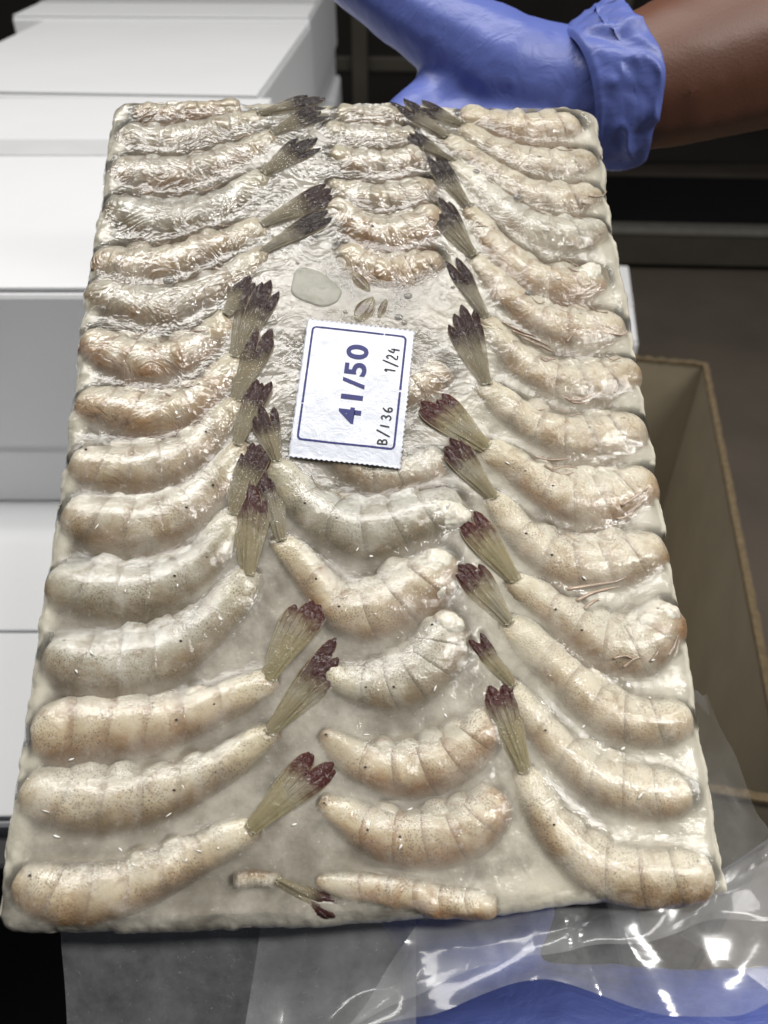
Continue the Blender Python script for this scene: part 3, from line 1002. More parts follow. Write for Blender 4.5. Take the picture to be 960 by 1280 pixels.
def vnoise(U, V, sc, seed, octv=3):
    """smooth value noise on arrays"""
    out, amp, tot = np.zeros(U.shape), 1.0, 0.0
    for o_ in range(octv):
        r = np.random.default_rng(seed + o_).uniform(-1, 1, (96, 96))
        x, y = U / sc * 2 ** o_ + 1000, V / sc * 2 ** o_ + 1000
        xi, yi = np.floor(x).astype(int), np.floor(y).astype(int)
        fx, fy = x - xi, y - yi
        fx, fy = fx * fx * (3 - 2 * fx), fy * fy * (3 - 2 * fy)
        g = lambda a, b: r[(yi + b) % 96, (xi + a) % 96]
        out += amp * ((g(0, 0) * (1 - fx) + g(1, 0) * fx) * (1 - fy) + (g(0, 1) * (1 - fx) + g(1, 1) * fx) * fy)
        tot += amp
        amp *= 0.5
    return out / tot


low = smooth(20, -90, GV)                    # the near half holds more milky glaze
ice = gblur(np.maximum(Hs, -0.9), 2.9) * 0.9 + 0.72 + 0.35 * low
ice += 0.28 * vnoise(GU, GV, 9, 3) + 0.10 * vnoise(GU, GV, 2.4, 9)
# the clear flat patch round the label
qa = uv(455, 370)
patch = np.exp(-(((GU - qa[0]) / 34) ** 2 + ((GV - qa[1]) / 24) ** 2) ** 2)
ice = ice * (1 - 0.85 * patch) + 0.85 * patch * (0.9 + 0.12 * vnoise(GU, GV, 7, 21))
fz = np.where(Fz < 40, Fz, 3.0)
ice = np.minimum(ice, gblur(np.minimum(fz, 3.0), 0.7) + 0.30 + 0.35 * smooth(10, 80, GV))
la, lb = (LAB[1] - LAB[0]), (LAB[3] - LAB[0])
li = np.linalg.inv(np.column_stack([la, lb]))
lx = li[0, 0] * (GU - LAB[0][0]) + li[0, 1] * (GV - LAB[0][1])
ly = li[1, 0] * (GU - LAB[0][0]) + li[1, 1] * (GV - LAB[0][1])
LZ = 2.1
inl = smooth(-.12, 0.0, lx) * smooth(1.12, 1, lx) * smooth(-.1, 0, ly) * smooth(1.1, 1, ly)
ice = ice * (1 - inl) + np.minimum(ice, LZ - 0.5) * inl
NEAR = V0 + 5.0 * smooth(-10, 95, GU)         # the near end runs slightly askew
e = np.minimum(np.minimum(GU + EW / 2, EW / 2 - GU), np.minimum(GV - NEAR, V1 - GV)) + 0.9 * vnoise(GU, GV, 16, 5)
rc = 5.5
# rounded corners of the block
cu, cv = np.maximum(np.abs(GU) - (EW / 2 - 7), 0), np.maximum(np.abs(GV - (V0 + V1) / 2) - ((V1 - V0) / 2 - 7), 0)
e = np.minimum(e, np.where((cu > 0) & (cv > 0), 7 - np.hypot(cu, cv), e))
drop = np.where(e < rc, rc * (1 - np.sqrt(np.clip(1 - ((rc - np.clip(e, -.5, rc)) / rc) ** 2, 0.0, 1))), 0)
edge_fill = smooth(13, 3, e)
ice = np.maximum(ice, -1.8 + 1.9 * edge_fill + 0.9 * vnoise(GU, GV, 6, 31) * (0.3 + edge_fill))
ice = ice - drop * 1.0
core = np.minimum(gblur(np.maximum(Hs, -7.0), 2.0) - 2.2, ice - 1.2)
core = np.where(Hs > -11, np.minimum(core, Hs - 0.9), core)
soft = np.maximum(Hs, gblur(np.maximum(Hs, -7), 1.3))
depth = np.clip(ice - soft, 0, 20)
clar = 7.0 - 1.0 * low + 1.0 * patch          # millimetres of glaze that hide what is under it
milk = np.clip(1 - np.exp(-depth / clar), 0, 1) * 0.97
milk = np.maximum(milk, smooth(5, 1, e) * smooth(0.3, 2.0, depth))
frost = smooth(12, 3, e) * (0.85 + 0.4 * vnoise(GU, GV, 12, 41)) * (0.25 + 0.75 * smooth(-147, -132, GV)) + 0.66 * smooth(2, 45, GU) * (0.75 + 0.5 * vnoise(GU, GV, 20, 51))
frost = np.clip(frost, 0, 1)
# wobble of the outline
nv, nu = GU.shape
wob = smooth(12, 0, e)
X = GU - np.sign(GU) * wob * (1.5 * vnoise(GU, GV, 13, 61) + 0.7 * vnoise(GU, GV, 4, 63))
Y = GV - np.sign(GV) * wob * (0.6 * vnoise(GU, GV, 13, 71) + 0.6 * vnoise(GU, GV, 4, 73))
Y = np.maximum(Y, NEAR - 0.4 + 0.5 * vnoise(GU, GV, 6, 77))
# pull grid points that lie outside the rounded outline back onto it
out = e < 0
X = np.where(out, X * (1 + e / 140), X)
Y = np.where(out, Y * (1 + e / 180), Y)
V = np.stack([X, Y, ice], -1).reshape(-1, 3)
ii = np.arange(nv * nu).reshape(nv, nu)
# the clouded heart of the slab, under the clear glaze
cs_ = 2
cX, cY, cZ = X[8:-8:cs_, 8:-8:cs_], Y[8:-8:cs_, 8:-8:cs_], core[8:-8:cs_, 8:-8:cs_]
ch, cw = cX.shape
ci = np.arange(ch * cw).reshape(ch, cw)
core_v = np.stack([cX, cY, cZ], -1).reshape(-1, 3)
core_f = np.stack([ci[:-1, :-1], ci[:-1, 1:], ci[1:, 1:], ci[1:, :-1]], -1).reshape(-1, 4)
F = np.stack([ii[:-1, :-1], ii[:-1, 1:], ii[1:, 1:], ii[1:, :-1]], -1).reshape(-1, 4)
ring = np.concatenate([ii[0, :-1], ii[:-1, -1], ii[-1, :0:-1], ii[:0:-1, 0]])
nr = len(ring)
sides, rows = [], 12
for k in range(1, rows + 1):
    tt = k / rows
    p = V[ring].copy()
    z = p[:, 2] * (1 - tt) + (-BT) * tt
    ang_ = np.arange(nr) * 0.21
    inset = 1 - 0.012 * tt
    wv = 0.5 * np.array([noise.noise(Vector((p[i, 0] * .09, p[i, 1] * .09, z[i] * .12))) for i in range(nr)])
    p[:, 0] = p[:, 0] * inset + np.sign(p[:, 0]) * wv
    p[:, 1] = p[:, 1] * (1 - 0.008 * tt) + np.sign(p[:, 1]) * wv
    p[:, 2] = z
    sides.append(p)
SV = np.vstack(sides)
base = len(V)
SF = []
prev = ring
for k in range(rows):
    cur = base + k * nr + np.arange(nr)
    SF.append(np.stack([prev, cur, np.roll(cur, -1), np.roll(prev, -1)], -1))
    prev = cur
VV = np.vstack([V, SV])
FF = np.vstack([F] + SF)
me = bpy.data.meshes.new('ice_block')
faces = [tuple(f) for f in FF.tolist()] + [tuple(prev.tolist())[::-1]]
me.from_pydata((VV / 1000).tolist(), [], faces)
ext = np.ones(len(SV))
for nm, a, b in (('milk', milk, 0.97), ('frost', frost, 0.45), ('wet', wet_at(GU, GV) * (1 - 0.75 * patch), 0.3)):
    at = me.attributes.new(nm, 'FLOAT', 'POINT')
    at.data.foreach_set('value', np.concatenate([a.reshape(-1), ext * b]).astype(np.float32))
for k_, nm in enumerate(('bx', 'by', 'bz')):
    at = me.attributes.new(nm, 'FLOAT', 'POINT')
    at.data.foreach_set('value', VV[:, k_].astype(np.float32))
me.polygons.foreach_set('use_smooth', [True] * len(me.polygons))
me.materials.append(M_ice)
me.update()
ice_o = bpy.data.objects.new('ice_block', me)
COL.objects.link(ice_o)
ice_o.matrix_world = MB
tag(ice_o, 'frozen slab of milky ice that holds the rows of shrimp, tilted and held by gloves', 'ice block')

t = NT('clouded_ice')
p = t.pos()
nA, nB = t.noise(p, 40, 4, 0.6, 0.6), t.noise(p, 95, 3, 0.55, 1.0)
t.set(Base_Color=t.mix(t.ss(nB, 0.5, 0.72), t.mix(t.ss(nA, 0.35, 0.65), (0.28, 0.235, 0.17), (0.46, 0.39, 0.285)), (0.68, 0.65, 0.58)), Roughness=0.5)
M_core = t.m
mesh_obj('ice_heart', core_v / 1000, core_f, M_core, ice_o)


def ice_h(u, v):
    return float(ice[min(max(np.searchsorted(gv, v), 0), nv - 1), min(max(np.searchsorted(gu, u), 0), nu - 1)])


# bubbles and droplets frozen on the clear patch: parts of the block
M_drop = simple('clear_bubble', (0.30, 0.29, 0.27), 0.06, 0.1, 300, Coat_Weight=0.8)
for (px, py, r) in ((510, 372, 1.5), (519, 308, .9), (403, 362, .8), (566, 360, .9), (432, 392, .9), (394, 295, 1.1), (660, 369, 1.4), (594, 219, 1.6), (646, 250, 1.7), (573, 143, 1.5), (264, 233, 1.3), (212, 352, 2.2), (470, 316, .7), (498, 398, 1.6), (372, 330, .7), (348, 300, .8), (505, 405, 1.2)):
    u_, v_ = uv(px, py)
    v2, f2 = lump(np.array([u_, v_, max(ice_h(u_, v_), 0) + 0.1]), np.array([r, r * .8, .45 * r]), px * .1, 0.2, 2)
    mesh_obj('bubble', np.array(v2) / 1000, f2, M_drop, ice_o)
# frost crumbs scattered on the ice
M_crumb = simple('frost_crumb', (0.82, 0.80, 0.75), 0.35, 0.08, 300)
vs, fs = [], []
rg = np.random.default_rng(11)
for k in range(100):
    u_, v_ = rg.uniform(-88, 88), rg.uniform(-140, 140)
    z_ = max(ice_h(u_, v_), Hs[min(np.searchsorted(gv, v_), nv - 1), min(np.searchsorted(gu, u_), nu - 1)])
    if z_ > 6 or 0 < (li @ (np.array([u_, v_]) - LAB[0]))[0] < 1 and 0 < (li @ (np.array([u_, v_]) - LAB[0]))[1] < 1:
        continue
    an = rg.uniform(0, 6.28)
    L_ = rg.uniform(.3, 1.3)
    v2, f2 = lump(np.zeros(3), np.array([L_, rg.uniform(.18, .38), .22]), k, 0.5, 1)
    c, s = math.cos(an), math.sin(an)
    n0 = len(vs)
    vs += [(x * c - y * s + u_, x * s + y * c + v_, z + z_ + .08) for x, y, z in v2]
    fs += [[q + n0 for q in ff] for ff in f2]
o = mesh_obj('frost_crumbs', np.array(vs) / 1000, fs, M_crumb, ice_o)
o['kind'] = 'stuff'

# loose pieces on the clear ice above the label
M_chip = simple('pale_chip', (0.40, 0.41, 0.33), 0.5, 0.2, 160, 0.5, 260, 0.0012, Coat_Weight=0.12, Subsurface_Weight=0.2, Subsurface_Scale=0.003)
def veil(m, f):
    nt = m.node_tree
    b, o_ = nt.nodes['Principled BSDF'], nt.nodes['Material Output']
    tr, mx = nt.nodes.new('ShaderNodeBsdfTransparent'), nt.nodes.new('ShaderNodeMixShader')
    mx.inputs[0].default_value = f
    nt.links.new(b.outputs[0], mx.inputs[1])
    nt.links.new(tr.outputs[0], mx.inputs[2])
    nt.links.new(mx.outputs[0], o_.inputs[0])


veil(M_chip, 0.5)
veil(M_drop, 0.45)
outl = bshift([(393 + (31 + 4 * math.sin(q * 3 + 1)) * math.cos(q), 361 + (23 + 3 * math.sin(q * 2 + .5)) * math.sin(q) + 5 * math.cos(q)) for q in np.linspace(0, 2 * math.pi, 14, endpoint=False)])
Co, _ = catmull(np.vstack([outl, outl[:1]]), 40)
Co = Co[:-1]
cc = Co.mean(0)
org = np.array([cc[0], cc[1], 0.9])
vs, fs = [], []
for k, (sc_, z_) in enumerate(((1, -.3), (1, .12), (.9, .3), (.6, .42), (.2, .46))):
    for p in Co:
        vs.append((*((p - cc) * sc_), z_ + .15 * noise.noise(Vector((p[0], p[1], k)))))
n = len(Co)
for k in range(4):
    for j in range(n):
        fs.append((k * n + j, k * n + (j + 1) % n, (k + 1) * n + (j + 1) % n, (k + 1) * n + j))
fs.append(tuple(4 * n + j for j in range(n)))
chip = mesh_obj('ice_chip', np.array(vs) / 1000, fs, M_chip, mw=MB @ Matrix.Translation(Vector(org / 1000)))
tag(chip, 'pale greenish oval chip lying on the shiny clear ice above the label', 'chip')
for (a, b, wd, lb_) in (((440, 343), (462, 366), 5.0, 'single brown shell piece beside the pale chip'), ((447, 402), (466, 374), 7.0, 'ribbed brown shell piece touching the top edge of the label'),
                        ((474, 398), (483, 376), 3.0, 'thin olive shell sliver right of the ribbed brown piece')):
    A_, B_ = uv(*a), uv(*b)
    D_ = B_ - A_
    L_ = np.linalg.norm(D_)
    D_ /= L_
    N_ = np.array([D_[1], -D_[0]])
    org = np.array([*((A_ + B_) / 2), 0.9])
    vs, al, ac, fs = [], [], [], []
    for i in range(14):
        q = i / 13
        wq = wd * 0.5 * math.sin(math.pi * (0.08 + 0.9 * q)) ** .7
        for j in range(9):
            e_ = j / 4 - 1
            p = A_ + D_ * L_ * q + N_ * wq * e_
            vs.append((p[0] - org[0], p[1] - org[1], (1 - e_ * e_) * .5 + .10 * math.cos(e_ * 9) - .1))
            al.append(0.42 + 0.2 * math.sin(q * 3.1))
            ac.append(e_)
    for i in range(13):
        for j in range(8):
            fs.append((i * 9 + j, i * 9 + j + 1, (i + 1) * 9 + j + 1, (i + 1) * 9 + j))
    n0 = len(vs)
    vs += [(x, y, -.4) for x, y, z in vs]
    al += al
    ac += ac
    for i in range(13):
        fs += [(i * 9, (i + 1) * 9, n0 + (i + 1) * 9, n0 + i * 9), (i * 9 + 8, (i + 1) * 9 + 8, n0 + (i + 1) * 9 + 8, n0 + i * 9 + 8)]
    for j in range(8):
        fs += [(j, j + 1, n0 + j + 1, n0 + j), (117 + j, 118 + j, n0 + 118 + j, n0 + 117 + j)]
    so = mesh_obj('shell_piece', np.array(vs) / 1000, fs, M_fan, attrs={'along': al, 'around': ac}, mw=MB @ Matrix.Translation(Vector(org / 1000)))
    so['seed'], so['dark'] = float(wd), 0.3
    tag(so, lb_, 'shell piece')

# ------------------------------------------------------------------ the paper label
t = NT('wet_label_paper')
p = t.pos()
n1, n2 = t.noise(p, 120, 4, 0.6, 1.0), t.noise(p, 420, 4, 0.6, 0.6)
t.set(Base_Color=t.mix(n1, (0.56, 0.585, 0.66), (0.70, 0.72, 0.79)), Roughness=0.32, Coat_Weight=0.35, Coat_Roughness=0.12,
      Normal=t.bump(t.math('ADD', n1, t.math('MULTIPLY', n2, 0.4)), 0.4, 0.0016))
M_paper = t.m
M_blue = simple('blue_print', (0.013, 0.016, 0.16), 0.55, 0.35, 700)
M_pen = simple('black_pen', (0.010, 0.010, 0.016), 0.6, 0.1, 300)
LC = (LAB[0] + LAB[1] + LAB[2] + LAB[3]) / 4
lorg = np.array([LC[0], LC[1], LZ])


def lab_z(x, y):
    return 0.28 * noise.noise(Vector((x * 2.2, y * 2.6, 4.0))) + 0.10 * noise.noise(Vector((x * 7, y * 9, 1.0))) - 0.55 * smooth(0.14, -0.02, y) - .3 * smooth(.88, 1.02, x)


def lab(x, y, dz=0.0):
    q = (LAB[0] * (1 - x) + LAB[1] * x) * (1 - y) + (LAB[3] * (1 - x) + LAB[2] * x) * y
    return np.array([q[0], q[1], LZ + lab_z(x, y) + dz]) - lorg


nx, ny = 44, 56
vs, fs = [], []
for side in (0, 1):
    for j in range(ny + 1):
        for i in range(nx + 1):
            x, y = i / nx, j / ny
            if i == nx:
                x += 0.010 * (1 if j % 2 else -1)
            if j == ny:
                y += 0.007 * (1 if i % 2 else -1)
            if j == 0:
                y += 0.004 * (1 if i % 2 else -1)
            if i == 0:
                x += 0.004 * math.sin(j * 1.3)
            vs.append(lab(x, y, 0 if side == 0 else -0.12))
n0 = (nx + 1) * (ny + 1)
for j in range(ny):
    for i in range(nx):
        a = j * (nx + 1) + i
        fs.append((a, a + 1, a + nx + 2, a + nx + 1))
        fs.append(tuple(n0 + q for q in (a + nx + 1, a + nx + 2, a + 1, a)))
for j in range(ny):
    for i in (0, nx):
        a = j * (nx + 1) + i
        fs.append((a, a + nx + 1, n0 + a + nx + 1, n0 + a))
for i in range(nx):
    for j in (0, ny):
        a = j * (nx + 1) + i
        fs.append((a, a + 1, n0 + a + 1, n0 + a))
label = mesh_obj('paper_label', np.array(vs) / 1000, fs, M_paper, mw=MB @ Matrix.Translation(Vector(lorg / 1000)))
tag(label, 'white paper label printed 41/50 in blue with a blue frame, frozen on the block', 'label')
LW, LH = np.linalg.norm(LAB[1] - LAB[0]), np.linalg.norm(LAB[3] - LAB[0])


def ribbon(nm, poly, wmm, m, closed=False, dz=0.07, gap=None):
    P = np.array(poly, float)
    if closed:
        P = np.vstack([P, P[:1]])
    L = np.concatenate([[0], np.cumsum(np.linalg.norm(np.diff(P * [LW, LH], axis=0), axis=1))])
    n = max(4, int(L[-1] / 0.45))
    s = np.linspace(0, L[-1], n)
    Q = np.stack([np.interp(s, L, P[:, k]) for k in (0, 1)], 1) * [LW, LH]
    T = np.gradient(Q, axis=0)
    T /= np.linalg.norm(T, axis=1)[:, None] + 1e-9
    N = np.stack([-T[:, 1], T[:, 0]], 1)
    vs, fs = [], []
    for i in range(n):
        ww = wmm * (0.5 + 0.10 * noise.noise(Vector((s[i] * 1.3, wmm, 2.0))))
        for sg_ in (-1, 1):
            q = (Q[i] + N[i] * ww * sg_) / [LW, LH]
            vs.append(lab(q[0], q[1], dz))
    for i in range(n - 1):
        if gap and noise.noise(Vector((s[i] * .7, gap, 0))) > .52:
            continue
        fs.append((2 * i, 2 * i + 1, 2 * i + 3, 2 * i + 2))
    return mesh_obj(nm, np.array(vs) / 1000, fs, m, label)


def arc(cx, cy, rx, ry, a0, a1, n=8):
    return [(cx + rx * math.cos(R(a)), cy + ry * math.sin(R(a))) for a in np.linspace(a0, a1, n)]


x0, x1, y0, y1 = 0.060, 0.925, 0.118, 0.945
rx, ry = 0.035, 0.027
frame = arc(x0 + rx, y0 + ry, rx, ry, 180, 270) + arc(x1 - rx, y0 + ry, rx, ry, 270, 360) + arc(x1 - rx, y1 - ry, rx, ry, 0, 90) + arc(x0 + rx, y1 - ry, rx, ry, 90, 180)
ribbon('printed_frame', frame, 0.70, M_blue, True, dz=0.13, gap=3.0)

# 41/50, read from the bottom upwards
fc = bpy.data.curves.new('print', 'FONT')
fc.body = '41/50'
fc.size = 1.0
fc.offset = 0.030
fc.space_character = 1.16
fo = bpy.data.objects.new('print', fc)
COL.objects.link(fo)
bpy.context.view_layer.update()
tm = bpy.data.meshes.new_from_object(fo.evaluated_get(bpy.context.evaluated_depsgraph_get()))
bpy.data.objects.remove(fo)
bm = bmesh.new()
bm.from_mesh(tm)
for ax_, hi_ in ((0, 3.4), (1, 1.0)):
    for q in np.arange(0.08, hi_, 0.08):
        bmesh.ops.bisect_plane(bm, geom=bm.verts[:] + bm.edges[:] + bm.faces[:], plane_co=(q, q, 0), plane_no=(1 - ax_, ax_, 0))
bmesh.ops.triangulate(bm, faces=bm.faces)
tx = np.array([v.co[:2] for v in bm.verts])
mn, mx = tx.min(0), tx.max(0)
for v in bm.verts:
    a = (v.co.x - mn[0]) / (mx[0] - mn[0])
    b = (v.co.y - mn[1]) / (mx[1] - mn[1])
    v.co = Vector(lab(0.60 - 0.205 * b, 0.262 + 0.58 * a, 0.14)) / 1000
bm_obj('printed_size', bm, M_blue, label)

GL = {  # pen strokes in a unit box, x along the writing direction, y up
    'B': [[(.12, 0), (.10, .98)], [(.1, .96), (.62, .9), (.70, .7), (.5, .54), (.15, .5), (.62, .46), (.80, .22), (.55, .02), (.05, .02)]],
    '/': [[(.05, -.22), (.95, 1.3)]],
    '1': [[(.3, .0), (.45, 1.0)]],
    '3': [[(.1, .86), (.5, 1.0), (.74, .8), (.55, .57), (.28, .52), (.62, .46), (.8, .24), (.5, 0.0), (.05, .1)]],
    '6': [[(.7, 1.0), (.3, .72), (.12, .3), (.32, .02), (.68, .06), (.78, .3), (.55, .45), (.2, .34)]],
    'i': [[(.15, .75), (.5, 1.0), (.45, 0)]],
    '2': [[(.08, .78), (.35, 1.0), (.68, .86), (.62, .56), (.05, .03), (.85, .0)]],
    '4': [[(.45, .95), (.08, .40), (.85, .42)], [(.68, .66), (.66, -.12)]],
}


def pen(text, xb, h, ya, yb, slant=0.0):
    n = len(text)
    stp = (yb - ya) / n
    for k, ch in enumerate(text):
        for st in GL[ch]:
            P = np.array(st)
            if len(P) > 2:
                P, _ = catmull(P, 26)
            poly = [(xb - h * q[1] + slant * (k + q[0]), ya + stp * (k + 0.08 + 0.80 * q[0])) for q in P]
            ribbon('pen_stroke', poly, 0.52, M_pen, dz=0.16)


pen('B/136', 0.855, 0.085, 0.135, 0.42, 0.004)
pen('i/24', 0.862, 0.10, 0.655, 0.855, 0.002)


# ------------------------------------------------------------------ person: gloved hands and one forearm
def solid(nm, chains, m, parent, voxel=0.0022, smooth_it=10, disp=None):
    """one continuous skin round chains of balls, each chain [(point, radius), ...]"""
    bm = bmesh.new()
    for ch in chains:
        for (a, ra), (b, rb) in zip(ch[:-1], ch[1:]):
            a, b = np.array(a), np.array(b)
            n = max(2, int(np.linalg.norm(b - a) / (0.35 * min(ra, rb))))
            for k in range(n + 1):
                q = k / n
                c = a * (1 - q) + b * q
                bmesh.ops.create_icosphere(bm, subdivisions=2, radius=ra * (1 - q) + rb * q, matrix=Matrix.Translation(Vector(c)))
    me = bpy.data.meshes.new(nm)
    bm.to_mesh(me)
    bm.free()
    o = bpy.data.objects.new(nm, me)
    COL.objects.link(o)
    md = o.modifiers.new('r', 'REMESH')
    md.mode, md.voxel_size = 'VOXEL', voxel
    sm = o.modifiers.new('s', 'SMOOTH')
    sm.iterations, sm.factor = smooth_it, 0.6
    bpy.context.view_layer.update()
    m2 = bpy.data.meshes.new_from_object(o.evaluated_get(bpy.context.evaluated_depsgraph_get()))
    bpy.data.objects.remove(o)
    if disp:
        for v in m2.vertices:
            v.co += v.normal * disp(v.co)
    m2.materials.clear()
    m2.materials.append(m)
    m2.polygons.foreach_set('use_smooth', [True] * len(m2.polygons))
    for v in m2.vertices:
        v.co = v.co - PO
    o = bpy.data.objects.new(nm, m2)
    COL.objects.link(o)
    o.parent = parent
    return o


PO = Vector(bw(1000, 60, -45))
person = thing('person', 'person in blue gloves holding the frozen block, bare dark brown forearm at the top right', 'person', Matrix.Translation(PO))
mm = 0.001
arm_pts = [(bw(770, 112, -50), 31 * mm), (bw(840, 92, -48), 36 * mm), (bw(960, 52, -45), 43 * mm), (bw(1120, -10, -40), 47 * mm), (bw(1350, -90, -40), 48 * mm)]
solid('arm', [arm_pts], M_skin, person, 0.003, 14)
W0 = bw(735, 120, -52)
hand = [
    [(bw(760, 118, -50), 30 * mm), (W0, 30 * mm), (bw(690, 112, -56), 30 * mm), (bw(630, 112, -60), 28 * mm), (bw(575, 125, -62), 22 * mm)],
    [(bw(700, 110, -52), 28 * mm), (bw(635, 88, -46), 26 * mm), (bw(560, 42, -42), 22 * mm), (bw(470, -15, -38), 18 * mm), (bw(395, -65, -36), 14.5 * mm), (bw(350, -95, -35), 12 * mm)],
    [(bw(630, 108, -60), 24 * mm), (bw(545, 128, -62), 16 * mm), (bw(490, 165, -59), 12 * mm), (bw(450, 230, -58), 10 * mm), (bw(430, 280, -57), 9 * mm)],
    [(bw(640, 125, -62), 24 * mm), (bw(560, 170, -63), 14 * mm), (bw(510, 240, -59), 11 * mm), (bw(480, 310, -58), 10 * mm), (bw(465, 360, -57), 9 * mm)],
    [(bw(655, 140, -62), 24 * mm), (bw(590, 205, -62), 13 * mm), (bw(550, 280, -59), 11 * mm), (bw(525, 345, -58), 9.5 * mm), (bw(515, 385, -57), 8.5 * mm)],
    [(bw(675, 150, -62), 22 * mm), (bw(630, 225, -61), 12 * mm), (bw(600, 290, -58), 9.5 * mm), (bw(585, 340, -57), 8.5 * mm), (bw(580, 365, -56.5), 8 * mm)],
]
glove = solid('glove', hand, M_glove, person, 0.0022, 12, lambda c: 0.0006 * noise.fractal(c * 70, 1.0, 2.0, 2))

# the gathered cuff round the wrist
C0, C1 = Vector(bw(712, 126, -50)), Vector(bw(781, 108, -48))
ax = (C1 - C0).normalized()
sx = ax.cross(Vector(FW)).normalized()
sy = ax.cross(sx).normalized()
vs, fs = [], []
NR, NP = 40, 120
LEN_C = (C1 - C0).length
for i in range(NR + 1):
    q = i / NR
    for j in range(NP):
        th = 2 * math.pi * j / NP
        d = sx * math.cos(th) + sy * math.sin(th)
        fold = noise.fractal(Vector((math.cos(th) * 1.7 + q * .8, math.sin(th) * 1.7 - q * .5, q * .7)), 1.0, 2.0, 4)
        rid = 1 - abs(noise.noise(Vector((math.cos(th) * 2.1 + q * 1.3, math.sin(th) * 2.1 - q * 1.1, q * 0.7 + 5))))
        r = 31.0 + 5.6 * smooth(0.0, 1.0, q) + 2.4 * fold * smooth(0, .25, q) + 3.0 * (rid ** 4 - .25) * smooth(0, .3, q)
        if q < 0.06:
            r -= 2.5 * (0.06 - q) / 0.06
        hem = 5.0 * noise.noise(Vector((math.cos(th) * 1.1, math.sin(th) * 1.1, 9.0)))
        vs.append(C0 + ax * (LEN_C * q + hem * mm * q) + d * r * mm - PO)
for i in range(NR):
    for j in range(NP):
        fs.append((i * NP + j, i * NP + (j + 1) % NP, (i + 1) * NP + (j + 1) % NP, (i + 1) * NP + j))
# turned inner side of the hem
n0 = len(vs)
for j in range(NP):
    c = Vector(vs[NR * NP + j]) + PO
    cc_ = C0 + ax * ((c - C0).dot(ax))
    vs.append(cc_ + (c - cc_) * 0.95 + ax * 0.6 * mm - PO)
for j in range(NP):
    vs.append(Vector(vs[n0 + j]) - ax * 14 * mm + ((C0 + ax * LEN_C) - (Vector(vs[n0 + j]) + PO)) * 0.02)
for k in range(2):
    for j in range(NP):
        a = (NR * NP if k == 0 else n0) + j
        a2 = (NR * NP if k == 0 else n0) + (j + 1) % NP
        b = (n0 if k == 0 else n0 + NP) + j
        b2 = (n0 if k == 0 else n0 + NP) + (j + 1) % NP
        fs.append((a, a2, b2, b))
mesh_obj('cuff', vs, fs, M_glove, glove)

# the lower hand, palm up under the near edge of the block
low_hand = [
    [(bw(990, 1345, -74), 33 * mm), (bw(860, 1335, -76), 30 * mm), (bw(720, 1322, -80), 29 * mm), (bw(600, 1330, -82), 28 * mm)],
    [(bw(800, 1345, -68), 26 * mm), (bw(690, 1318, -62), 24.5 * mm), (bw(590, 1325, -60), 20 * mm), (bw(480, 1350, -60), 15 * mm)],
    [(bl(25, -150, -80), 20 * mm), (bl(0, -128, -68), 13 * mm), (bl(-14, -100, -57), 10 * mm), (bl(-22, -76, -55), 9 * mm)],
    [(bl(32, -150, -80), 20 * mm), (bl(18, -118, -68), 12 * mm), (bl(8, -84, -57), 10.5 * mm), (bl(2, -56, -55.5), 9.5 * mm)],
    [(bl(42, -150, -80), 20 * mm), (bl(36, -115, -68), 12 * mm), (bl(32, -84, -57), 10 * mm), (bl(28, -60, -55), 9 * mm)],
    [(bl(50, -150, -80), 18 * mm), (bl(54, -122, -67), 11 * mm), (bl(54, -96, -56), 9 * mm), (bl(52, -76, -54), 8 * mm)],
    [(bw(600, 1330, -82), 28 * mm), (bl(35, -150, -80), 22 * mm)],
]
solid('glove', low_hand, M_glove, person, 0.0024, 12, lambda c: 0.0008 * noise.fractal(c * 55, 1.0, 2.0, 3))


# ------------------------------------------------------------------ the plastic bag
bag = thing('plastic_bag', 'crumpled clear plastic bag peeled down under the near edge of the block', 'bag', Matrix.Translation(Vector(bl(0, -150, -30))))
BGO = np.array(bl(0, -150, -30))


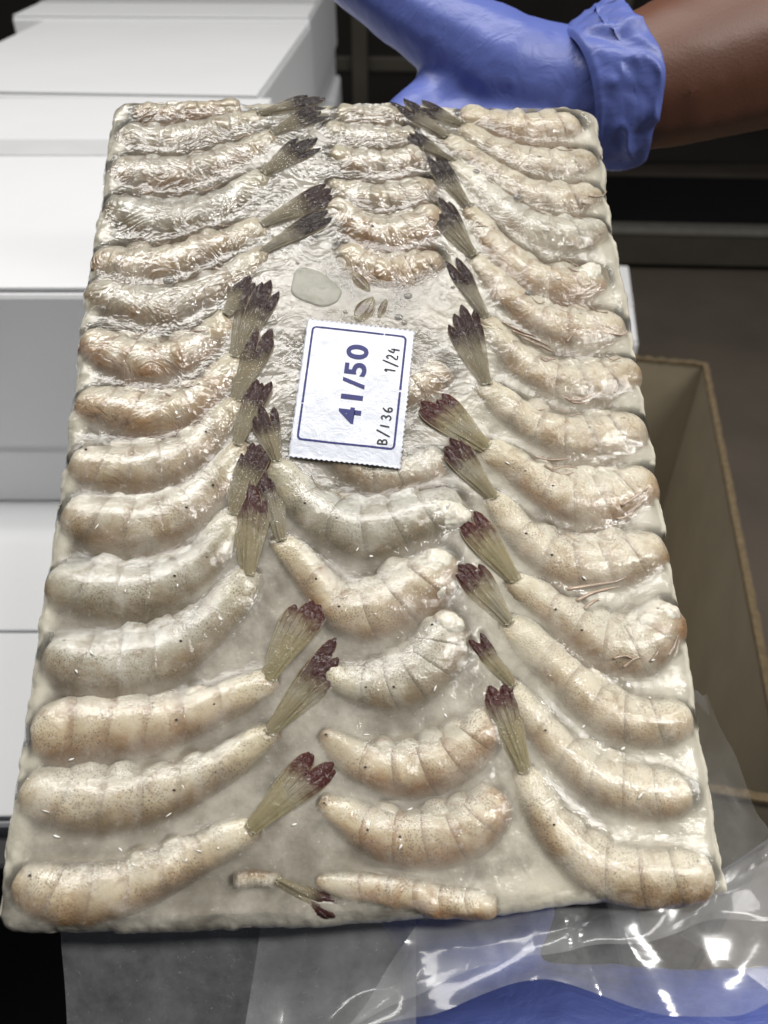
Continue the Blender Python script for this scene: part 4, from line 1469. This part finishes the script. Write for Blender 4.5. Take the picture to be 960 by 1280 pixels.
def sheet(nm, top, bot, dt, db, m, seed, amp=3.0, nx=110, ny=60, ridges=1.0):
    """a film hung between two traced edges; dt and db are distances from the eye in metres"""
    A, _ = catmull(np.array([(x, y, 0) for x, y in top], float), nx + 1)
    B, _ = catmull(np.array([(x, y, 0) for x, y in bot], float), nx + 1)
    vs, fs = [], []
    for j in range(ny + 1):
        t_ = j / ny
        for i in range(nx + 1):
            s_i = i / nx
            p = A[i] * (1 - t_) + B[i] * t_
            d = (dt[0] * (1 - s_i) + dt[1] * s_i) * (1 - t_) + (db[0] * (1 - s_i) + db[1] * s_i) * t_
            c = pt(p[0], p[1], d)
            q = Vector(c) * 20
            fold = abs(noise.noise(Vector((q.x * 0.9 + q.z * .4, q.y * .45, seed)))) + 0.5 * abs(noise.noise(Vector((q.x * 2.1 - q.z, q.y * 1.3, seed + 7))))
            fine = noise.fractal(q * 2.5 + Vector((seed, 0, 0)), 1.0, 2.0, 3)
            k = amp * mm * (ridges * (fold - .3) * 2 + 0.10 * fine) * smooth(0, .12, t_)
            fold += 0.45 * abs(noise.noise(Vector((q.x * 4.2 + q.z * 2.0, q.y * 2.6 - q.x, seed + 21))))
            cre = max(0.0, 1 - abs(noise.noise(Vector((q.x * 1.1 + q.z * 1.6 + seed, q.y * .5 - q.z * .5, seed * .3)))) * 4) ** 2
            c = c + BN * (k + cre * 1.6 * mm * ridges * smooth(0, .1, t_)) + UP * (4.0 * mm * noise.noise(Vector((s_i * 7 + seed, t_ * 2, 3.0))) * t_)
            vs.append(c - BGO)
    for j in range(ny):
        for i in range(nx):
            a = j * (nx + 1) + i
            fs.append((a, a + 1, a + nx + 2, a + nx + 1))
    return mesh_obj(nm, vs, fs, m, bag)


sheet('frosted_film', [(74, 1130), (150, 1132), (300, 1130), (420, 1130), (520, 1130)], [(88, 1330), (180, 1335), (300, 1335), (400, 1335), (520, 1335)], (.232, .236), (.236, .238), M_frost_film, 2.0, 1.6, ridges=.7)
sheet('film_layer', [(330, 1130), (480, 1128), (640, 1123), (800, 1112), (905, 1100), (960, 1075), (1010, 1040)], [(300, 1330), (420, 1300), (540, 1262), (680, 1225), (800, 1262), (900, 1270), (1010, 1240)], (.235, .226), (.215, .212), M_film, 5.0, 4.5)
sheet('film_layer', [(540, 1128), (700, 1122), (840, 1110), (905, 1085), (1000, 1020)], [(430, 1285), (600, 1210), (760, 1180), (880, 1160), (1010, 1130)], (.228, .222), (.222, .214), M_film, 8.0, 5.5)
sheet('film_layer', [(862, 862), (870, 940), (880, 1030), (885, 1110), (850, 1170)], [(884, 866), (922, 950), (962, 1035), (1010, 1130), (1010, 1260)], (.275, .232), (.262, .21), M_film, 12.0, 3.0)
